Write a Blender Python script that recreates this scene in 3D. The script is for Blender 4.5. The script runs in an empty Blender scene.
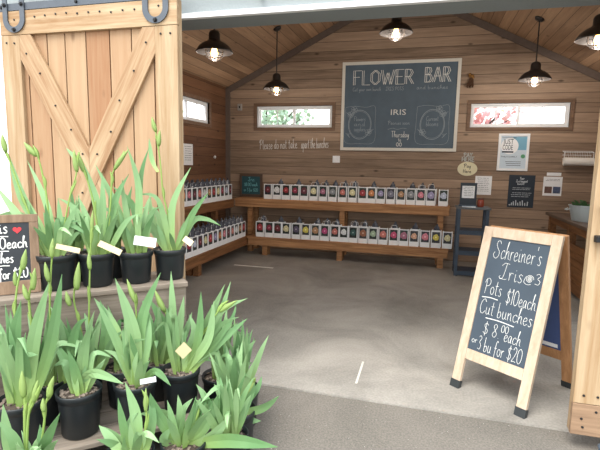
import bpy, bmesh, math, random
import numpy as np
from mathutils import Vector, Matrix, Euler
random.seed(11)
S = bpy.context.scene
COL = S.collection
# ------------------------------------------------------------------ camera, world, sun, exposure
YAW, PITCH, ROLL, FPX = 0.263712, 0.134739, 0.019668, 458.594
EYE = np.array([0.0, 0.0, 1.6])
_f = np.array([-math.sin(YAW)*math.cos(PITCH), math.cos(YAW)*math.cos(PITCH), -math.sin(PITCH)])
_r0 = np.array([math.cos(YAW), math.sin(YAW), 0.0]); _u0 = np.cross(_r0, _f)
_r = _r0*math.cos(ROLL)+_u0*math.sin(ROLL); _u = -_r0*math.sin(ROLL)+_u0*math.cos(ROLL)
cam = bpy.data.objects.new('camera', bpy.data.cameras.new('camera')); COL.objects.link(cam)
cam.data.sensor_width = 36.0; cam.data.lens = FPX/600*36.0; cam.data.clip_start = 0.05; cam.data.clip_end = 300
cam.matrix_world = Matrix(((_r[0], _u[0], -_f[0], EYE[0]), (_r[1], _u[1], -_f[1], EYE[1]), (_r[2], _u[2], -_f[2], EYE[2]), (0, 0, 0, 1)))
S.camera = cam
w = bpy.data.worlds.new('overcast_sky'); S.world = w; w.use_nodes = True
nt = w.node_tree; bgn = nt.nodes['Background']
tc = nt.nodes.new('ShaderNodeTexCoord'); sx = nt.nodes.new('ShaderNodeSeparateXYZ'); rp = nt.nodes.new('ShaderNodeValToRGB')
nt.links.new(tc.outputs['Generated'], sx.inputs[0]); nt.links.new(sx.outputs['Z'], rp.inputs[0]); nt.links.new(rp.outputs[0], bgn.inputs[0])
rp.color_ramp.elements[0].position = 0.0; rp.color_ramp.elements[0].color = (1.0, 0.97, 0.93, 1)
rp.color_ramp.elements[1].position = 0.9; rp.color_ramp.elements[1].color = (0.80, 0.90, 1.0, 1)
bgn.inputs[1].default_value = 1.5
sun = bpy.data.objects.new('hazy_sun', bpy.data.lights.new('hazy_sun', 'SUN')); COL.objects.link(sun)
sun.data.energy = 2.0; sun.data.angle = math.radians(35); sun.data.color = (1.0, 0.95, 0.86)
sun.rotation_euler = Vector((0.22, 0.46, -0.86)).to_track_quat('-Z', 'Y').to_euler()
S.view_settings.view_transform = 'Standard'; S.view_settings.look = 'None'
S.view_settings.gamma = 1.0; S.view_settings.use_curve_mapping = False
S.view_settings.exposure = 1.1
S.cycles.diffuse_bounces = 8; S.cycles.max_bounces = 14

# ------------------------------------------------------------------ helpers: pixels used as a surveying aid
def ray(x, y):
    return _r*((x-300)/FPX) + _u*(-(y-225)/FPX) + _f
def at_depth(x, y, d):
    return Vector(EYE + ray(x, y)*d)
def on(ax, val, x, y):
    d = ray(x, y); return Vector(EYE + d*((val-EYE[ax])/d[ax]))
def depth_of(p):
    return float(_f @ (np.array(p)-EYE))

# ------------------------------------------------------------------ materials
def lin(c):
    return tuple(((v/255)/12.92 if v/255 <= 0.04045 else ((v/255+0.055)/1.055)**2.4) for v in c)
MATS = {}
def new_mat(name):
    m = bpy.data.materials.new(name); m.use_nodes = True
    b = m.node_tree.nodes['Principled BSDF']
    return m, m.node_tree, b
def nd(t, kind, **kw):
    n = t.nodes.new('ShaderNode'+kind)
    for k, v in kw.items():
        if k.startswith('i_'): n.inputs[int(k[2:])].default_value = v
        else: setattr(n, k, v)
    return n
def mth(t, op, a, b=None):
    n = nd(t, 'Math', operation=op)
    for i, v in enumerate((a, b)):
        if v is None: continue
        if isinstance(v, (int, float)): n.inputs[i].default_value = v
        else: t.links.new(v, n.inputs[i])
    return n.outputs[0]
def mixc(t, fac, a, b, mode='MIX'):
    n = nd(t, 'Mix', data_type='RGBA', blend_type=mode)
    for sock, v in ((n.inputs[0], fac), (n.inputs[6], a), (n.inputs[7], b)):
        if isinstance(v, (int, float)): sock.default_value = v
        elif isinstance(v, tuple): sock.default_value = v if len(v) == 4 else (*v, 1)
        else: t.links.new(v, sock)
    return n.outputs[2]
def plain(name, rgb, rough=0.6, metal=0.0, var=0.12, scale=20.0, bump=0.0, spec=0.5):
    if name in MATS: return MATS[name]
    m, t, b = new_mat(name); c = lin(rgb)
    tcn = nd(t, 'TexCoord'); nz = nd(t, 'TexNoise'); nz.inputs['Scale'].default_value = scale; nz.inputs['Detail'].default_value = 4
    t.links.new(tcn.outputs['Object'], nz.inputs['Vector'])
    lo = tuple(v*(1-var) for v in c); hi = tuple(min(1, v*(1+var)) for v in c)
    t.links.new(mixc(t, nz.outputs[0], lo, hi), b.inputs['Base Color'])
    b.inputs['Roughness'].default_value = rough; b.inputs['Metallic'].default_value = metal
    b.inputs['Specular IOR Level'].default_value = spec
    if bump:
        bp = nd(t, 'Bump'); bp.inputs['Strength'].default_value = bump; bp.inputs['Distance'].default_value = 0.01
        t.links.new(nz.outputs[0], bp.inputs['Height']); t.links.new(bp.outputs[0], b.inputs['Normal'])
    MATS[name] = m; return m
def emit(name, rgb, power):
    m, t, b = new_mat(name); c = lin(rgb)
    b.inputs['Base Color'].default_value = (*c, 1); b.inputs['Emission Color'].default_value = (*c, 1); b.inputs['Emission Strength'].default_value = power
    MATS[name] = m; return m
def wood(name, dark, light, plank_axis=None, plank=0.18, grain='X', groove=0.05, coord='POS', rough=0.65, knots=0.6, jitter=0.5, shift=0.0, island=False):
    """Board wood: plank_axis picks the axis across the boards (None = one board), grain the axis along them."""
    if name in MATS: return MATS[name]
    m, t, b = new_mat(name); L = t.links
    src = nd(t, 'NewGeometry').outputs['Position'] if coord == 'POS' else nd(t, 'TexCoord').outputs['Object']
    sp = nd(t, 'SeparateXYZ'); L.new(src, sp.inputs[0])
    dk, lt = lin(dark), lin(light)
    mp = nd(t, 'Mapping'); L.new(src, mp.inputs[0])
    k = {'X': 0, 'Y': 1, 'Z': 2}[grain]; sc = [26.0]*3; sc[k] = 1.6
    mp.inputs['Scale'].default_value = sc
    vec = mp.outputs[0]
    gm = None
    if plank_axis:
        ax = mth(t, 'DIVIDE', mth(t, 'ADD', sp.outputs[plank_axis], 50.0+shift), plank)
        idx = mth(t, 'FLOOR', ax); fr = mth(t, 'FRACT', ax)
        wn = nd(t, 'TexWhiteNoise', noise_dimensions='1D'); L.new(idx, wn.inputs['W'])
        off = nd(t, 'VectorMath', operation='SCALE'); L.new(wn.outputs['Color'], off.inputs[0]); off.inputs['Scale'].default_value = 40.0
        ad = nd(t, 'VectorMath', operation='ADD'); L.new(vec, ad.inputs[0]); L.new(off.outputs[0], ad.inputs[1]); vec = ad.outputs[0]
        gm = mth(t, 'LESS_THAN', fr, groove)
    if island:
        gi = nd(t, 'NewGeometry').outputs['Random Per Island']
        off = nd(t, 'VectorMath', operation='SCALE'); cb = nd(t, 'CombineXYZ')
        for q in cb.inputs: L.new(gi, q)
        L.new(cb.outputs[0], off.inputs[0]); off.inputs['Scale'].default_value = 40.0
        ad = nd(t, 'VectorMath', operation='ADD'); L.new(vec, ad.inputs[0]); L.new(off.outputs[0], ad.inputs[1]); vec = ad.outputs[0]
    nz = nd(t, 'TexNoise'); nz.inputs['Scale'].default_value = 1.0; nz.inputs['Detail'].default_value = 6; nz.inputs['Roughness'].default_value = 0.65; nz.inputs['Distortion'].default_value = 0.4
    L.new(vec, nz.inputs['Vector'])
    r = nd(t, 'MapRange'); r.inputs[1].default_value = 0.3; r.inputs[2].default_value = 0.7; L.new(nz.outputs[0], r.inputs[0])
    fac = r.outputs[0]
    if plank_axis:
        fac = mth(t, 'ADD', mth(t, 'MULTIPLY', fac, 1-jitter), mth(t, 'MULTIPLY', wn.outputs['Value'], jitter))
    if island: fac = mth(t, 'ADD', mth(t, 'MULTIPLY', fac, 1-jitter), mth(t, 'MULTIPLY', gi, jitter))
    col = mixc(t, fac, dk, lt)
    if knots > 0:
        vo = nd(t, 'TexVoronoi'); mk = nd(t, 'Mapping'); ks = [5.5]*3; ks[k] = 2.4; mk.inputs['Scale'].default_value = ks
        L.new(src, mk.inputs[0]); L.new(mk.outputs[0], vo.inputs['Vector']); vo.inputs['Scale'].default_value = 1.0
        kn = nd(t, 'MapRange'); kn.inputs[1].default_value = 0.05; kn.inputs[2].default_value = 0.13; kn.inputs[3].default_value = 1.0; kn.inputs[4].default_value = 0.0
        L.new(vo.outputs['Distance'], kn.inputs[0])
        col = mixc(t, mth(t, 'MULTIPLY', kn.outputs[0], knots), col, tuple(v*0.35 for v in dk))
    if gm is not None:
        col = mixc(t, mth(t, 'MULTIPLY', gm, 0.75), col, tuple(v*0.25 for v in dk))
    L.new(col, b.inputs['Base Color']); b.inputs['Roughness'].default_value = rough; b.inputs['Specular IOR Level'].default_value = 0.3
    bp = nd(t, 'Bump'); bp.inputs['Strength'].default_value = 0.35; bp.inputs['Distance'].default_value = 0.006
    h = nz.outputs[0]
    if gm is not None: h = mth(t, 'SUBTRACT', mth(t, 'MULTIPLY', h, 0.4), gm)
    L.new(h, bp.inputs['Height']); L.new(bp.outputs[0], b.inputs['Normal'])
    MATS[name] = m; return m
def ground_mat(name, lo, hi, grit, rough=0.85, stain=0.5, speck=0.0, spec=0.3):
    m, t, b = new_mat(name); L = t.links
    src = nd(t, 'NewGeometry').outputs['Position']
    n1 = nd(t, 'TexNoise'); n1.inputs['Scale'].default_value = 1.1; n1.inputs['Detail'].default_value = 8; n1.inputs['Roughness'].default_value = 0.65; n1.inputs['Distortion'].default_value = 0.6; L.new(src, n1.inputs['Vector'])
    n2 = nd(t, 'TexNoise'); n2.inputs['Scale'].default_value = grit; n2.inputs['Detail'].default_value = 3; L.new(src, n2.inputs['Vector'])
    r1 = nd(t, 'MapRange'); r1.inputs[1].default_value = 0.32; r1.inputs[2].default_value = 0.68; L.new(n1.outputs[0], r1.inputs[0])
    r2 = nd(t, 'MapRange'); r2.inputs[1].default_value = 0.35; r2.inputs[2].default_value = 0.65; L.new(n2.outputs[0], r2.inputs[0])
    f = mth(t, 'ADD', mth(t, 'MULTIPLY', r1.outputs[0], stain), mth(t, 'MULTIPLY', r2.outputs[0], 1-stain))
    col = mixc(t, f, lin(lo), lin(hi))
    if speck:
        vo = nd(t, 'TexVoronoi'); vo.inputs['Scale'].default_value = 30; L.new(src, vo.inputs['Vector'])
        s = mth(t, 'LESS_THAN', vo.outputs['Distance'], speck)
        col = mixc(t, s, col, lin((225, 222, 214)))
    L.new(col, b.inputs['Base Color']); b.inputs['Roughness'].default_value = rough; b.inputs['Specular IOR Level'].default_value = spec
    bp = nd(t, 'Bump'); bp.inputs['Strength'].default_value = 0.4; bp.inputs['Distance'].default_value = 0.005
    L.new(n2.outputs[0], bp.inputs['Height']); L.new(bp.outputs[0], b.inputs['Normal'])
    MATS[name] = m; return m
def leaf_mat(name, c1, c2, tip):
    m, t, b = new_mat(name); L = t.links
    geo = nd(t, 'NewGeometry'); at = nd(t, 'Attribute', attribute_name='along')
    nz = nd(t, 'TexNoise'); nz.inputs['Scale'].default_value = 12; L.new(geo.outputs['Position'], nz.inputs['Vector'])
    f = mth(t, 'ADD', mth(t, 'MULTIPLY', geo.outputs['Random Per Island'], 0.75), mth(t, 'MULTIPLY', nz.outputs[0], 0.25))
    col = mixc(t, f, lin(c1), lin(c2))
    base = mth(t, 'POWER', mth(t, 'SUBTRACT', 1.0, at.outputs['Fac']), 3.0)
    col = mixc(t, mth(t, 'MULTIPLY', base, 0.7), col, lin(tip))
    L.new(col, b.inputs['Base Color']); b.inputs['Roughness'].default_value = 0.48; b.inputs['Specular IOR Level'].default_value = 0.35
    tr = nd(t, 'BsdfTranslucent'); tcol = mixc(t, 1.0, col, (1.0, 1.0, 0.55), 'MULTIPLY'); L.new(tcol, tr.inputs[0])
    ms = nd(t, 'MixShader'); ms.inputs[0].default_value = 0.3
    L.new(b.outputs[0], ms.inputs[1]); L.new(tr.outputs[0], ms.inputs[2]); L.new(ms.outputs[0], t.nodes['Material Output'].inputs[0])
    MATS[name] = m; return m
def glass_mat():
    m, t, b = new_mat('clear_glass'); L = t.links
    a = nd(t, 'BsdfTransparent'); g = nd(t, 'BsdfGlossy'); g.inputs['Roughness'].default_value = 0.03
    ms = nd(t, 'MixShader'); ms.inputs[0].default_value = 0.06; L.new(a.outputs[0], ms.inputs[1]); L.new(g.outputs[0], ms.inputs[2])
    L.new(ms.outputs[0], t.nodes['Material Output'].inputs[0]); MATS['glass'] = m; return m
GLASS = glass_mat()

# ------------------------------------------------------------------ mesh builder
class MB:
    def __init__(s): s.v = []; s.f = []; s.a = []
    def add(s, vs, fs, al=None):
        o = len(s.v); s.v += [Vector(p) for p in vs]; s.f += [tuple(i+o for i in q) for q in fs]
        s.a += list(al) if al is not None else [0.5]*len(vs); return s
    def box(s, lo, hi, M=None, taper=None):
        x0, y0, z0 = lo; x1, y1, z1 = hi
        vs = [Vector(p) for p in ((x0, y0, z0), (x1, y0, z0), (x1, y1, z0), (x0, y1, z0), (x0, y0, z1), (x1, y0, z1), (x1, y1, z1), (x0, y1, z1))]
        if taper:
            cx, cy = (x0+x1)/2, (y0+y1)/2
            for p in vs[:4]: p.x = cx+(p.x-cx)*taper; p.y = cy+(p.y-cy)*taper
        if M is not None: vs = [M @ p for p in vs]
        return s.add(vs, [(3, 2, 1, 0), (4, 5, 6, 7), (0, 1, 5, 4), (1, 2, 6, 5), (2, 3, 7, 6), (3, 0, 4, 7)])
    def bar(s, p, q, w, h, up=(0, 0, 1)):
        """Rectangular bar from p to q; w across, h along the up hint."""
        p, q = Vector(p), Vector(q); d = (q-p).normalized(); up = Vector(up)
        x = d.cross(up).normalized(); y = x.cross(d).normalized()
        vs = [c+x*(a*w/2)+y*(b*h/2) for c in (p, q) for a, b in ((-1, -1), (1, -1), (1, 1), (-1, 1))]
        return s.add(vs, [(3, 2, 1, 0), (4, 5, 6, 7), (0, 1, 5, 4), (1, 2, 6, 5), (2, 3, 7, 6), (3, 0, 4, 7)])
    def tube(s, pts, r, n=6, cap=True, al=None):
        pts = [Vector(p) for p in pts]; m = len(pts)
        rs = r if isinstance(r, (list, tuple)) else [r]*m
        ref = Vector((0.31, 0.52, 0.79)); vs = []; fs = []; aa = []
        for i, p in enumerate(pts):
            d = (pts[min(i+1, m-1)]-pts[max(i-1, 0)])
            d = d.normalized() if d.length > 1e-9 else Vector((0, 0, 1))
            x = d.cross(ref)
            if x.length < 0.15: x = d.cross(Vector((1, 0, 0)))
            x.normalize(); y = d.cross(x)
            for k in range(n):
                t = 2*math.pi*k/n; vs.append(p+(x*math.cos(t)+y*math.sin(t))*rs[i]); aa.append(i/(m-1) if al is None else al)
        for i in range(m-1):
            for k in range(n):
                fs.append((i*n+k, i*n+(k+1) % n, (i+1)*n+(k+1) % n, (i+1)*n+k))
        if cap: fs += [tuple(range(n-1, -1, -1)), tuple((m-1)*n+k for k in range(n))]
        return s.add(vs, fs, aa)
    def lathe(s, prof, n=24, c=(0, 0, 0), M=None):
        c = Vector(c); vs = []; fs = []
        for r, z in prof:
            for k in range(n):
                t = 2*math.pi*k/n; p = Vector((r*math.cos(t), r*math.sin(t), z))
                vs.append((M @ p if M is not None else p)+c)
        for i in range(len(prof)-1):
            for k in range(n):
                fs.append((i*n+k, i*n+(k+1) % n, (i+1)*n+(k+1) % n, (i+1)*n+k))
        return s.add(vs, fs)
    def prism(s, poly, fn, d):
        """Polygon in 2-D, mapped to 3-D by fn(u, v, depth), given thickness d."""
        n = len(poly); vs = [fn(u, v, 0) for u, v in poly]+[fn(u, v, d) for u, v in poly]
        return s.add(vs, [tuple(range(n)), tuple(range(2*n-1, n-1, -1))]+[(i, n+i, n+(i+1) % n, (i+1) % n) for i in range(n)])
    def build(s, name, mat, parent=None, world=True, smooth=False, loc=None, M=None):
        me = bpy.data.meshes.new(name); vs = s.v
        if parent is not None and world:
            inv = world_of(parent).inverted(); vs = [inv @ p for p in vs]
        if loc is not None:
            inv = (Matrix.Translation(loc) if M is None else M).inverted(); vs = [inv @ p for p in vs]
        me.from_pydata([tuple(p) for p in vs], [], s.f)
        at = me.attributes.new('along', 'FLOAT', 'POINT'); at.data.foreach_set('value', s.a)
        me.update()
        bm = bmesh.new(); bm.from_mesh(me); bmesh.ops.recalc_face_normals(bm, faces=bm.faces); bm.to_mesh(me); bm.free()
        if smooth:
            me.polygons.foreach_set('use_smooth', [True]*len(me.polygons))
        if mat is not None: me.materials.append(mat)
        o = bpy.data.objects.new(name, me); COL.objects.link(o)
        if parent is not None: o.parent = parent
        if loc is not None: o.matrix_world = Matrix.Translation(loc) if M is None else M
        return o
def world_of(o):
    M = o.matrix_basis.copy()
    while o.parent is not None:
        o = o.parent; M = o.matrix_basis @ M
    return M
def tag(o, label=None, cat=None, group=None, kind=None):
    for k, v in (('label', label), ('category', cat), ('group', group), ('kind', kind)):
        if v: o[k] = v
    return o
def thing(name, label, cat, loc=(0, 0, 0), rotz=0.0, group=None):
    o = bpy.data.objects.new(name, None); COL.objects.link(o); o.empty_display_size = 0.1
    o.matrix_basis = Matrix.Translation(loc) @ Matrix.Rotation(rotz, 4, 'Z')
    return tag(o, label, cat, group)
def struct(name, mb, mat, parent=None, smooth=False):
    o = mb.build(name, mat, parent, smooth=smooth); o['kind'] = 'structure'; return o
def copy_tree(o, parent=None):
    c = o.copy(); COL.objects.link(c)
    if parent is not None: c.parent = parent
    for ch in o.children: copy_tree(ch, c)
    return c
def bevel(o, wd=0.004, seg=2):
    m = o.modifiers.new('edge', 'BEVEL'); m.width = wd; m.segments = seg; m.limit_method = 'ANGLE'; return o

# ------------------------------------------------------------------ writing
def crom(pts, n=6):
    if len(pts) < 3: return pts
    out = []
    P = [pts[0]]+list(pts)+[pts[-1]]
    for i in range(1, len(P)-2):
        p0, p1, p2, p3 = P[i-1], P[i], P[i+1], P[i+2]
        for k in range(n):
            t = k/n
            out.append(tuple(0.5*((2*p1[j])+(-p0[j]+p2[j])*t+(2*p0[j]-5*p1[j]+4*p2[j]-p3[j])*t*t+(-p0[j]+3*p1[j]-3*p2[j]+p3[j])*t**3) for j in range(len(p1))))
    out.append(tuple(pts[-1])); return out
# single-stroke hand: width, strokes (baseline 0, x height .5, capital 1)
G = {
'S': (.75, [[(.62, .85), (.5, 1), (.28, .98), (.18, .8), (.32, .6), (.55, .42), (.6, .2), (.4, .0), (.15, .02), (.0, .2), (.12, .34)]]),
'c': (.42, [[(.4, .4), (.28, .5), (.1, .4), (.05, .2), (.16, .02), (.34, .05), (.45, .15)]]),
'h': (.46, [[(.05, 0), (.1, .6), (.2, 1.0), (.12, .95), (.08, .4), (.06, .05)], [(.07, .25), (.22, .48), (.34, .42), (.36, .1), (.46, .03)]]),
'r': (.36, [[(.05, .48), (.08, .25), (.08, 0)], [(.08, .28), (.18, .47), (.34, .45)]]),
'e': (.42, [[(.06, .24), (.3, .3), (.34, .42), (.2, .5), (.07, .36), (.06, .14), (.2, .0), (.42, .12)]]),
'i': (.22, [[(.08, .46), (.08, .1), (.14, .0), (.22, .08)], [(.09, .66), (.1, .69)]]),
'n': (.48, [[(.05, .48), (.08, .2), (.07, 0)], [(.08, .28), (.24, .49), (.34, .4), (.36, .08), (.48, .03)]]),
"'": (.16, [[(.08, 1.0), (.06, .8)]]),
's': (.36, [[(.32, .44), (.2, .5), (.08, .4), (.2, .27), (.3, .14), (.2, .0), (.04, .06)]]),
'I': (.55, [[(.0, .82), (.2, 1.0), (.55, .98)], [(.34, .98), (.28, .5), (.2, .12), (.05, .0), (-.08, .1), (.0, .2)], [(.0, .04), (.3, .0), (.5, .06)]]),
'P': (.62, [[(.14, .95), (.14, .5), (.1, 0)], [(-.02, .7), (.1, .95), (.4, 1.0), (.56, .8), (.44, .55), (.16, .5)]]),
'o': (.42, [[(.22, .5), (.06, .4), (.05, .15), (.2, 0), (.36, .12), (.36, .38), (.22, .5), (.3, .44)]]),
't': (.34, [[(.16, .9), (.14, .4), (.16, .05), (.3, .02)], [(.0, .6), (.32, .62)]]),
'$': (.55, [[(.46, .75), (.3, .86), (.1, .74), (.2, .52), (.42, .38), (.42, .16), (.22, .06), (.04, .18)], [(.26, 1.02), (.24, -.1)]]),
'1': (.26, [[(.02, .78), (.14, 1.0), (.13, 0)]]),
'0': (.58, [[(.28, 1), (.06, .8), (.04, .25), (.24, 0), (.48, .2), (.5, .75), (.28, 1)]]),
'a': (.46, [[(.36, .45), (.2, .5), (.05, .3), (.12, .03), (.28, .1), (.36, .45), (.35, .1), (.46, .02)]]),
'C': (.62, [[(.58, .82), (.42, 1), (.18, .85), (.06, .45), (.18, .06), (.42, .02), (.62, .22)]]),
'u': (.46, [[(.06, .48), (.07, .12), (.2, 0), (.34, .16), (.35, .48), (.35, .1), (.46, .02)]]),
'b': (.44, [[(.08, 1.0), (.07, .4), (.08, .04), (.26, .0), (.38, .2), (.28, .42), (.08, .3)]]),
'8': (.52, [[(.42, .84), (.26, 1), (.1, .82), (.26, .54), (.44, .26), (.26, 0), (.06, .2), (.26, .52), (.42, .84)]]),
'.': (.16, [[(.06, .02), (.09, .05)]]),
'f': (.34, [[(.34, .9), (.24, 1.0), (.14, .8), (.12, .2), (.1, -.35)], [(.0, .48), (.3, .5)]]),
'2': (.5, [[(.05, .78), (.22, 1.0), (.42, .82), (.3, .45), (.02, .02), (.24, .05), (.5, .02)]]),
'3': (.46, [[(.06, .88), (.24, 1), (.38, .82), (.2, .56), (.4, .34), (.3, .04), (.04, .08)]]),
'l': (.2, [[(.08, 1.0), (.07, .2), (.12, .02), (.2, .06)]]),
'd': (.46, [[(.34, .4), (.2, .48), (.05, .3), (.1, .04), (.26, .08), (.35, .3), (.36, 1.0), (.36, .1), (.46, .02)]]),
'k': (.42, [[(.08, 1.0), (.07, 0)], [(.34, .48), (.1, .24), (.38, .0)]]),
'p': (.44, [[(.08, .48), (.07, -.4)], [(.08, .38), (.24, .5), (.38, .3), (.26, .03), (.08, .1)]]),
'L': (.5, [[(.08, 1), (.08, 0), (.48, 0)]]), 'F': (.5, [[(.08, 0), (.08, 1), (.48, 1)], [(.08, .55), (.38, .55)]]),
'O': (.62, [[(.3, 1), (.06, .75), (.06, .25), (.3, 0), (.54, .25), (.54, .75), (.3, 1)]]),
'W': (.8, [[(.02, 1), (.2, 0)], [(.2, 0), (.4, .8)], [(.4, .8), (.58, 0)], [(.58, 0), (.78, 1)]]),
'E': (.5, [[(.46, 1), (.08, 1)], [(.08, 1), (.08, 0)], [(.08, 0), (.48, 0)], [(.08, .52), (.38, .52)]]),
'R': (.55, [[(.08, 0), (.08, 1)], [(.08, 1), (.36, .98), (.46, .76), (.34, .52), (.08, .5)], [(.25, .5), (.52, 0)]]),
'B': (.55, [[(.08, 0), (.08, 1)], [(.08, 1), (.36, .96), (.42, .75), (.3, .54), (.08, .52)], [(.08, .52), (.4, .48), (.5, .25), (.36, .02), (.08, 0)]]),
'A': (.6, [[(.02, 0), (.3, 1)], [(.3, 1), (.56, 0)], [(.14, .4), (.46, .4)]]),
'H': (.58, [[(.08, 0), (.08, 1)], [(.5, 0), (.5, 1)], [(.08, .5), (.5, .5)]]),
'Y': (.56, [[(.02, 1), (.28, .5)], [(.54, 1), (.28, .5)], [(.28, .5), (.28, 0)]]),
'T': (.55, [[(.02, 1), (.54, 1)], [(.28, 1), (.28, 0)]]),
'y': (.44, [[(.06, .48), (.08, .15), (.22, .05), (.36, .48), (.34, 0), (.2, -.38), (.04, -.3)]]),
'w': (.56, [[(.04, .48), (.12, .05), (.26, .4), (.4, .05), (.52, .5)]]),
'm': (.64, [[(.05, .48), (.06, 0)], [(.06, .35), (.2, .5), (.3, .38), (.3, 0)], [(.3, .35), (.44, .5), (.54, .38), (.55, .0)]]),
'q': (.44, [[(.36, .4), (.2, .5), (.05, .3), (.16, .06), (.34, .2), (.36, .48), (.36, -.4), (.46, -.3)]]),
'g': (.44, [[(.36, .4), (.2, .5), (.05, .3), (.16, .06), (.34, .2), (.36, .48), (.34, -.25), (.18, -.4), (.02, -.28)]]),
}
def strokes(text, gap=0.06, space=0.3):
    x = 0; out = []
    for ch in text:
        if ch == ' ': x += space; continue
        wd, st = G[ch]
        for s_ in st: out.append([(x+a, b) for a, b in s_])
        x += wd+gap
    return out, x
def write(mb, text, fn, u0, v0, size, width=None, thick=0.004, slope=0.0, curve=True, n=4, squash=0.35, double=0.0):
    """Chalk strokes on a flat surface: fn(u, v, out) -> world point; size = capital height, width = total run."""
    st, tot = strokes(text)
    kx = size if width is None else width/tot
    for s_ in st:
        p = crom(s_, 5) if curve else s_
        for dd in ((-double, double) if double else (0,)):
            pts = [(u0+a*kx+dd, v0+b*size+slope*(a*kx)) for a, b in p]
            ribbon(mb, pts, fn, thick)
def ribbon(mb, pts, fn, thick, h=0.0015):
    m = len(pts)
    if m < 2: return
    vs = []; fs = []
    for i, (a, b) in enumerate(pts):
        a0, b0 = pts[max(i-1, 0)]; a1, b1 = pts[min(i+1, m-1)]
        d = math.hypot(a1-a0, b1-b0) or 1; nx, ny = -(b1-b0)/d*thick/2, (a1-a0)/d*thick/2
        vs += [fn(a+nx, b+ny, 0.0003), fn(a, b, h), fn(a-nx, b-ny, 0.0003)]
    for i in range(m-1):
        k = i*3; fs += [(k, k+1, k+4, k+3), (k+1, k+2, k+5, k+4)]
    mb.add(vs, fs)
def printed(text, fn, cu, cv, size, mb, width=None, align='CENTER'):
    """Printed type: the built-in font turned to mesh and laid on a surface."""
    c = bpy.data.curves.new('type', 'FONT'); c.body = text; c.size = size; c.align_x = align; c.resolution_u = 2
    o = bpy.data.objects.new('type', c); COL.objects.link(o)
    me = bpy.data.meshes.new_from_object(o.evaluated_get(bpy.context.evaluated_depsgraph_get()))
    vs = [v.co.copy() for v in me.vertices]
    if vs:
        k = 1.0
        if width:
            xs = [p.x for p in vs]; k = width/max(1e-6, max(xs)-min(xs))
        mb.add([fn(cu+p.x*k, cv+p.y, 0.0012) for p in vs], [tuple(f.vertices) for f in me.polygons])
    bpy.data.objects.remove(o); bpy.data.curves.remove(c); bpy.data.meshes.remove(me)

# ------------------------------------------------------------------ shared materials
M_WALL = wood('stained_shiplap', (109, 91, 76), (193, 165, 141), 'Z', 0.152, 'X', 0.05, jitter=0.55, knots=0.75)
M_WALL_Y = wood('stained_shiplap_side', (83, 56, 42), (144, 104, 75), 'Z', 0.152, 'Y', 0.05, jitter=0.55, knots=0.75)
M_CEIL = wood('ceiling_boards', (131, 104, 82), (205, 167, 133), 'X', 0.13, 'Y', 0.05, jitter=0.6, knots=0.5)
M_BEAM = plain('dark_stained_trim', (108, 94, 86), 0.7, var=0.2)
M_TRIMW = wood('window_casing_wood', (104, 82, 66), (142, 114, 94), None, grain='X', knots=0)
M_FLOOR = ground_mat('polished_concrete', (112, 109, 103), (173, 167, 159), 60, 0.5, 0.75, spec=0.4)
M_ASPH = ground_mat('old_asphalt', (88, 85, 79), (129, 122, 114), 90, 0.9, 0.45, speck=0.05)
M_SIDE = plain('pale_blue_siding_paint', (142, 150, 152), 0.7, var=0.06, scale=60, bump=0.2)
M_FIR = {}
def fir(i):
    cs = [((196, 146, 92), (232, 190, 136)), ((206, 160, 106), (238, 204, 154)), ((186, 124, 74), (224, 166, 112)), ((208, 168, 118), (240, 210, 164)), ((172, 108, 68), (206, 144, 98))]
    if i not in M_FIR: M_FIR[i] = wood('fir_board_'+'abcde'[i], cs[i][0], cs[i][1], None, grain='Z', knots=0.45, coord='OBJ')
    return M_FIR[i]
M_FIRX = wood('fir_board_level', (202, 156, 102), (236, 200, 150), None, grain='X', knots=0.4, coord='OBJ')
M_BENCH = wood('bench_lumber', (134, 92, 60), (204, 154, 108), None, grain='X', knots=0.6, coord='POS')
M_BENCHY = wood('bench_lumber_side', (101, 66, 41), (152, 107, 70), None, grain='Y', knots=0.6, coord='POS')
M_GREY = wood('weathered_board', (108, 96, 84), (151, 139, 126), None, grain='X', knots=0.3, coord='OBJ')
M_STEEL = plain('grey_strap_steel', (86, 92, 100), 0.5, 0.5, var=0.15)
M_BLACK = plain('black_iron', (30, 31, 34), 0.5, 0.4)
M_WHITE = plain('white_paint', (245, 246, 248), 0.5, var=0.04)
M_CHALKB = plain('chalkboard_slate', (84, 100, 114), 0.6, var=0.2, scale=6)
M_CHALKD = plain('dark_slate', (60, 72, 84), 0.7, var=0.2, scale=6)
M_CHALK = plain('white_chalk', (226, 226, 222), 0.95, var=0.05)
M_POT = plain('black_nursery_plastic', (28, 33, 36), 0.42, var=0.15)
M_SOIL = plain('bark_mulch', (74, 62, 54), 0.95, var=0.6, scale=60, bump=0.8)
M_CHIP = plain('pale_bark_chip', (126, 112, 100), 0.9, var=0.4, scale=30)
M_LEAF = leaf_mat('iris_leaf', (90, 138, 84), (168, 202, 150), (182, 206, 106))
M_STALK = leaf_mat('iris_stalk', (132, 164, 83), (158, 185, 103), (143, 172, 95))
M_BUD = leaf_mat('iris_bud', (133, 161, 83), (159, 181, 114), (121, 155, 71))
M_TAG = plain('cream_plant_tag', (206, 190, 148), 0.5, var=0.04)
M_TAGW = plain('white_plant_tag', (206, 210, 212), 0.5, var=0.04)

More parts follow.
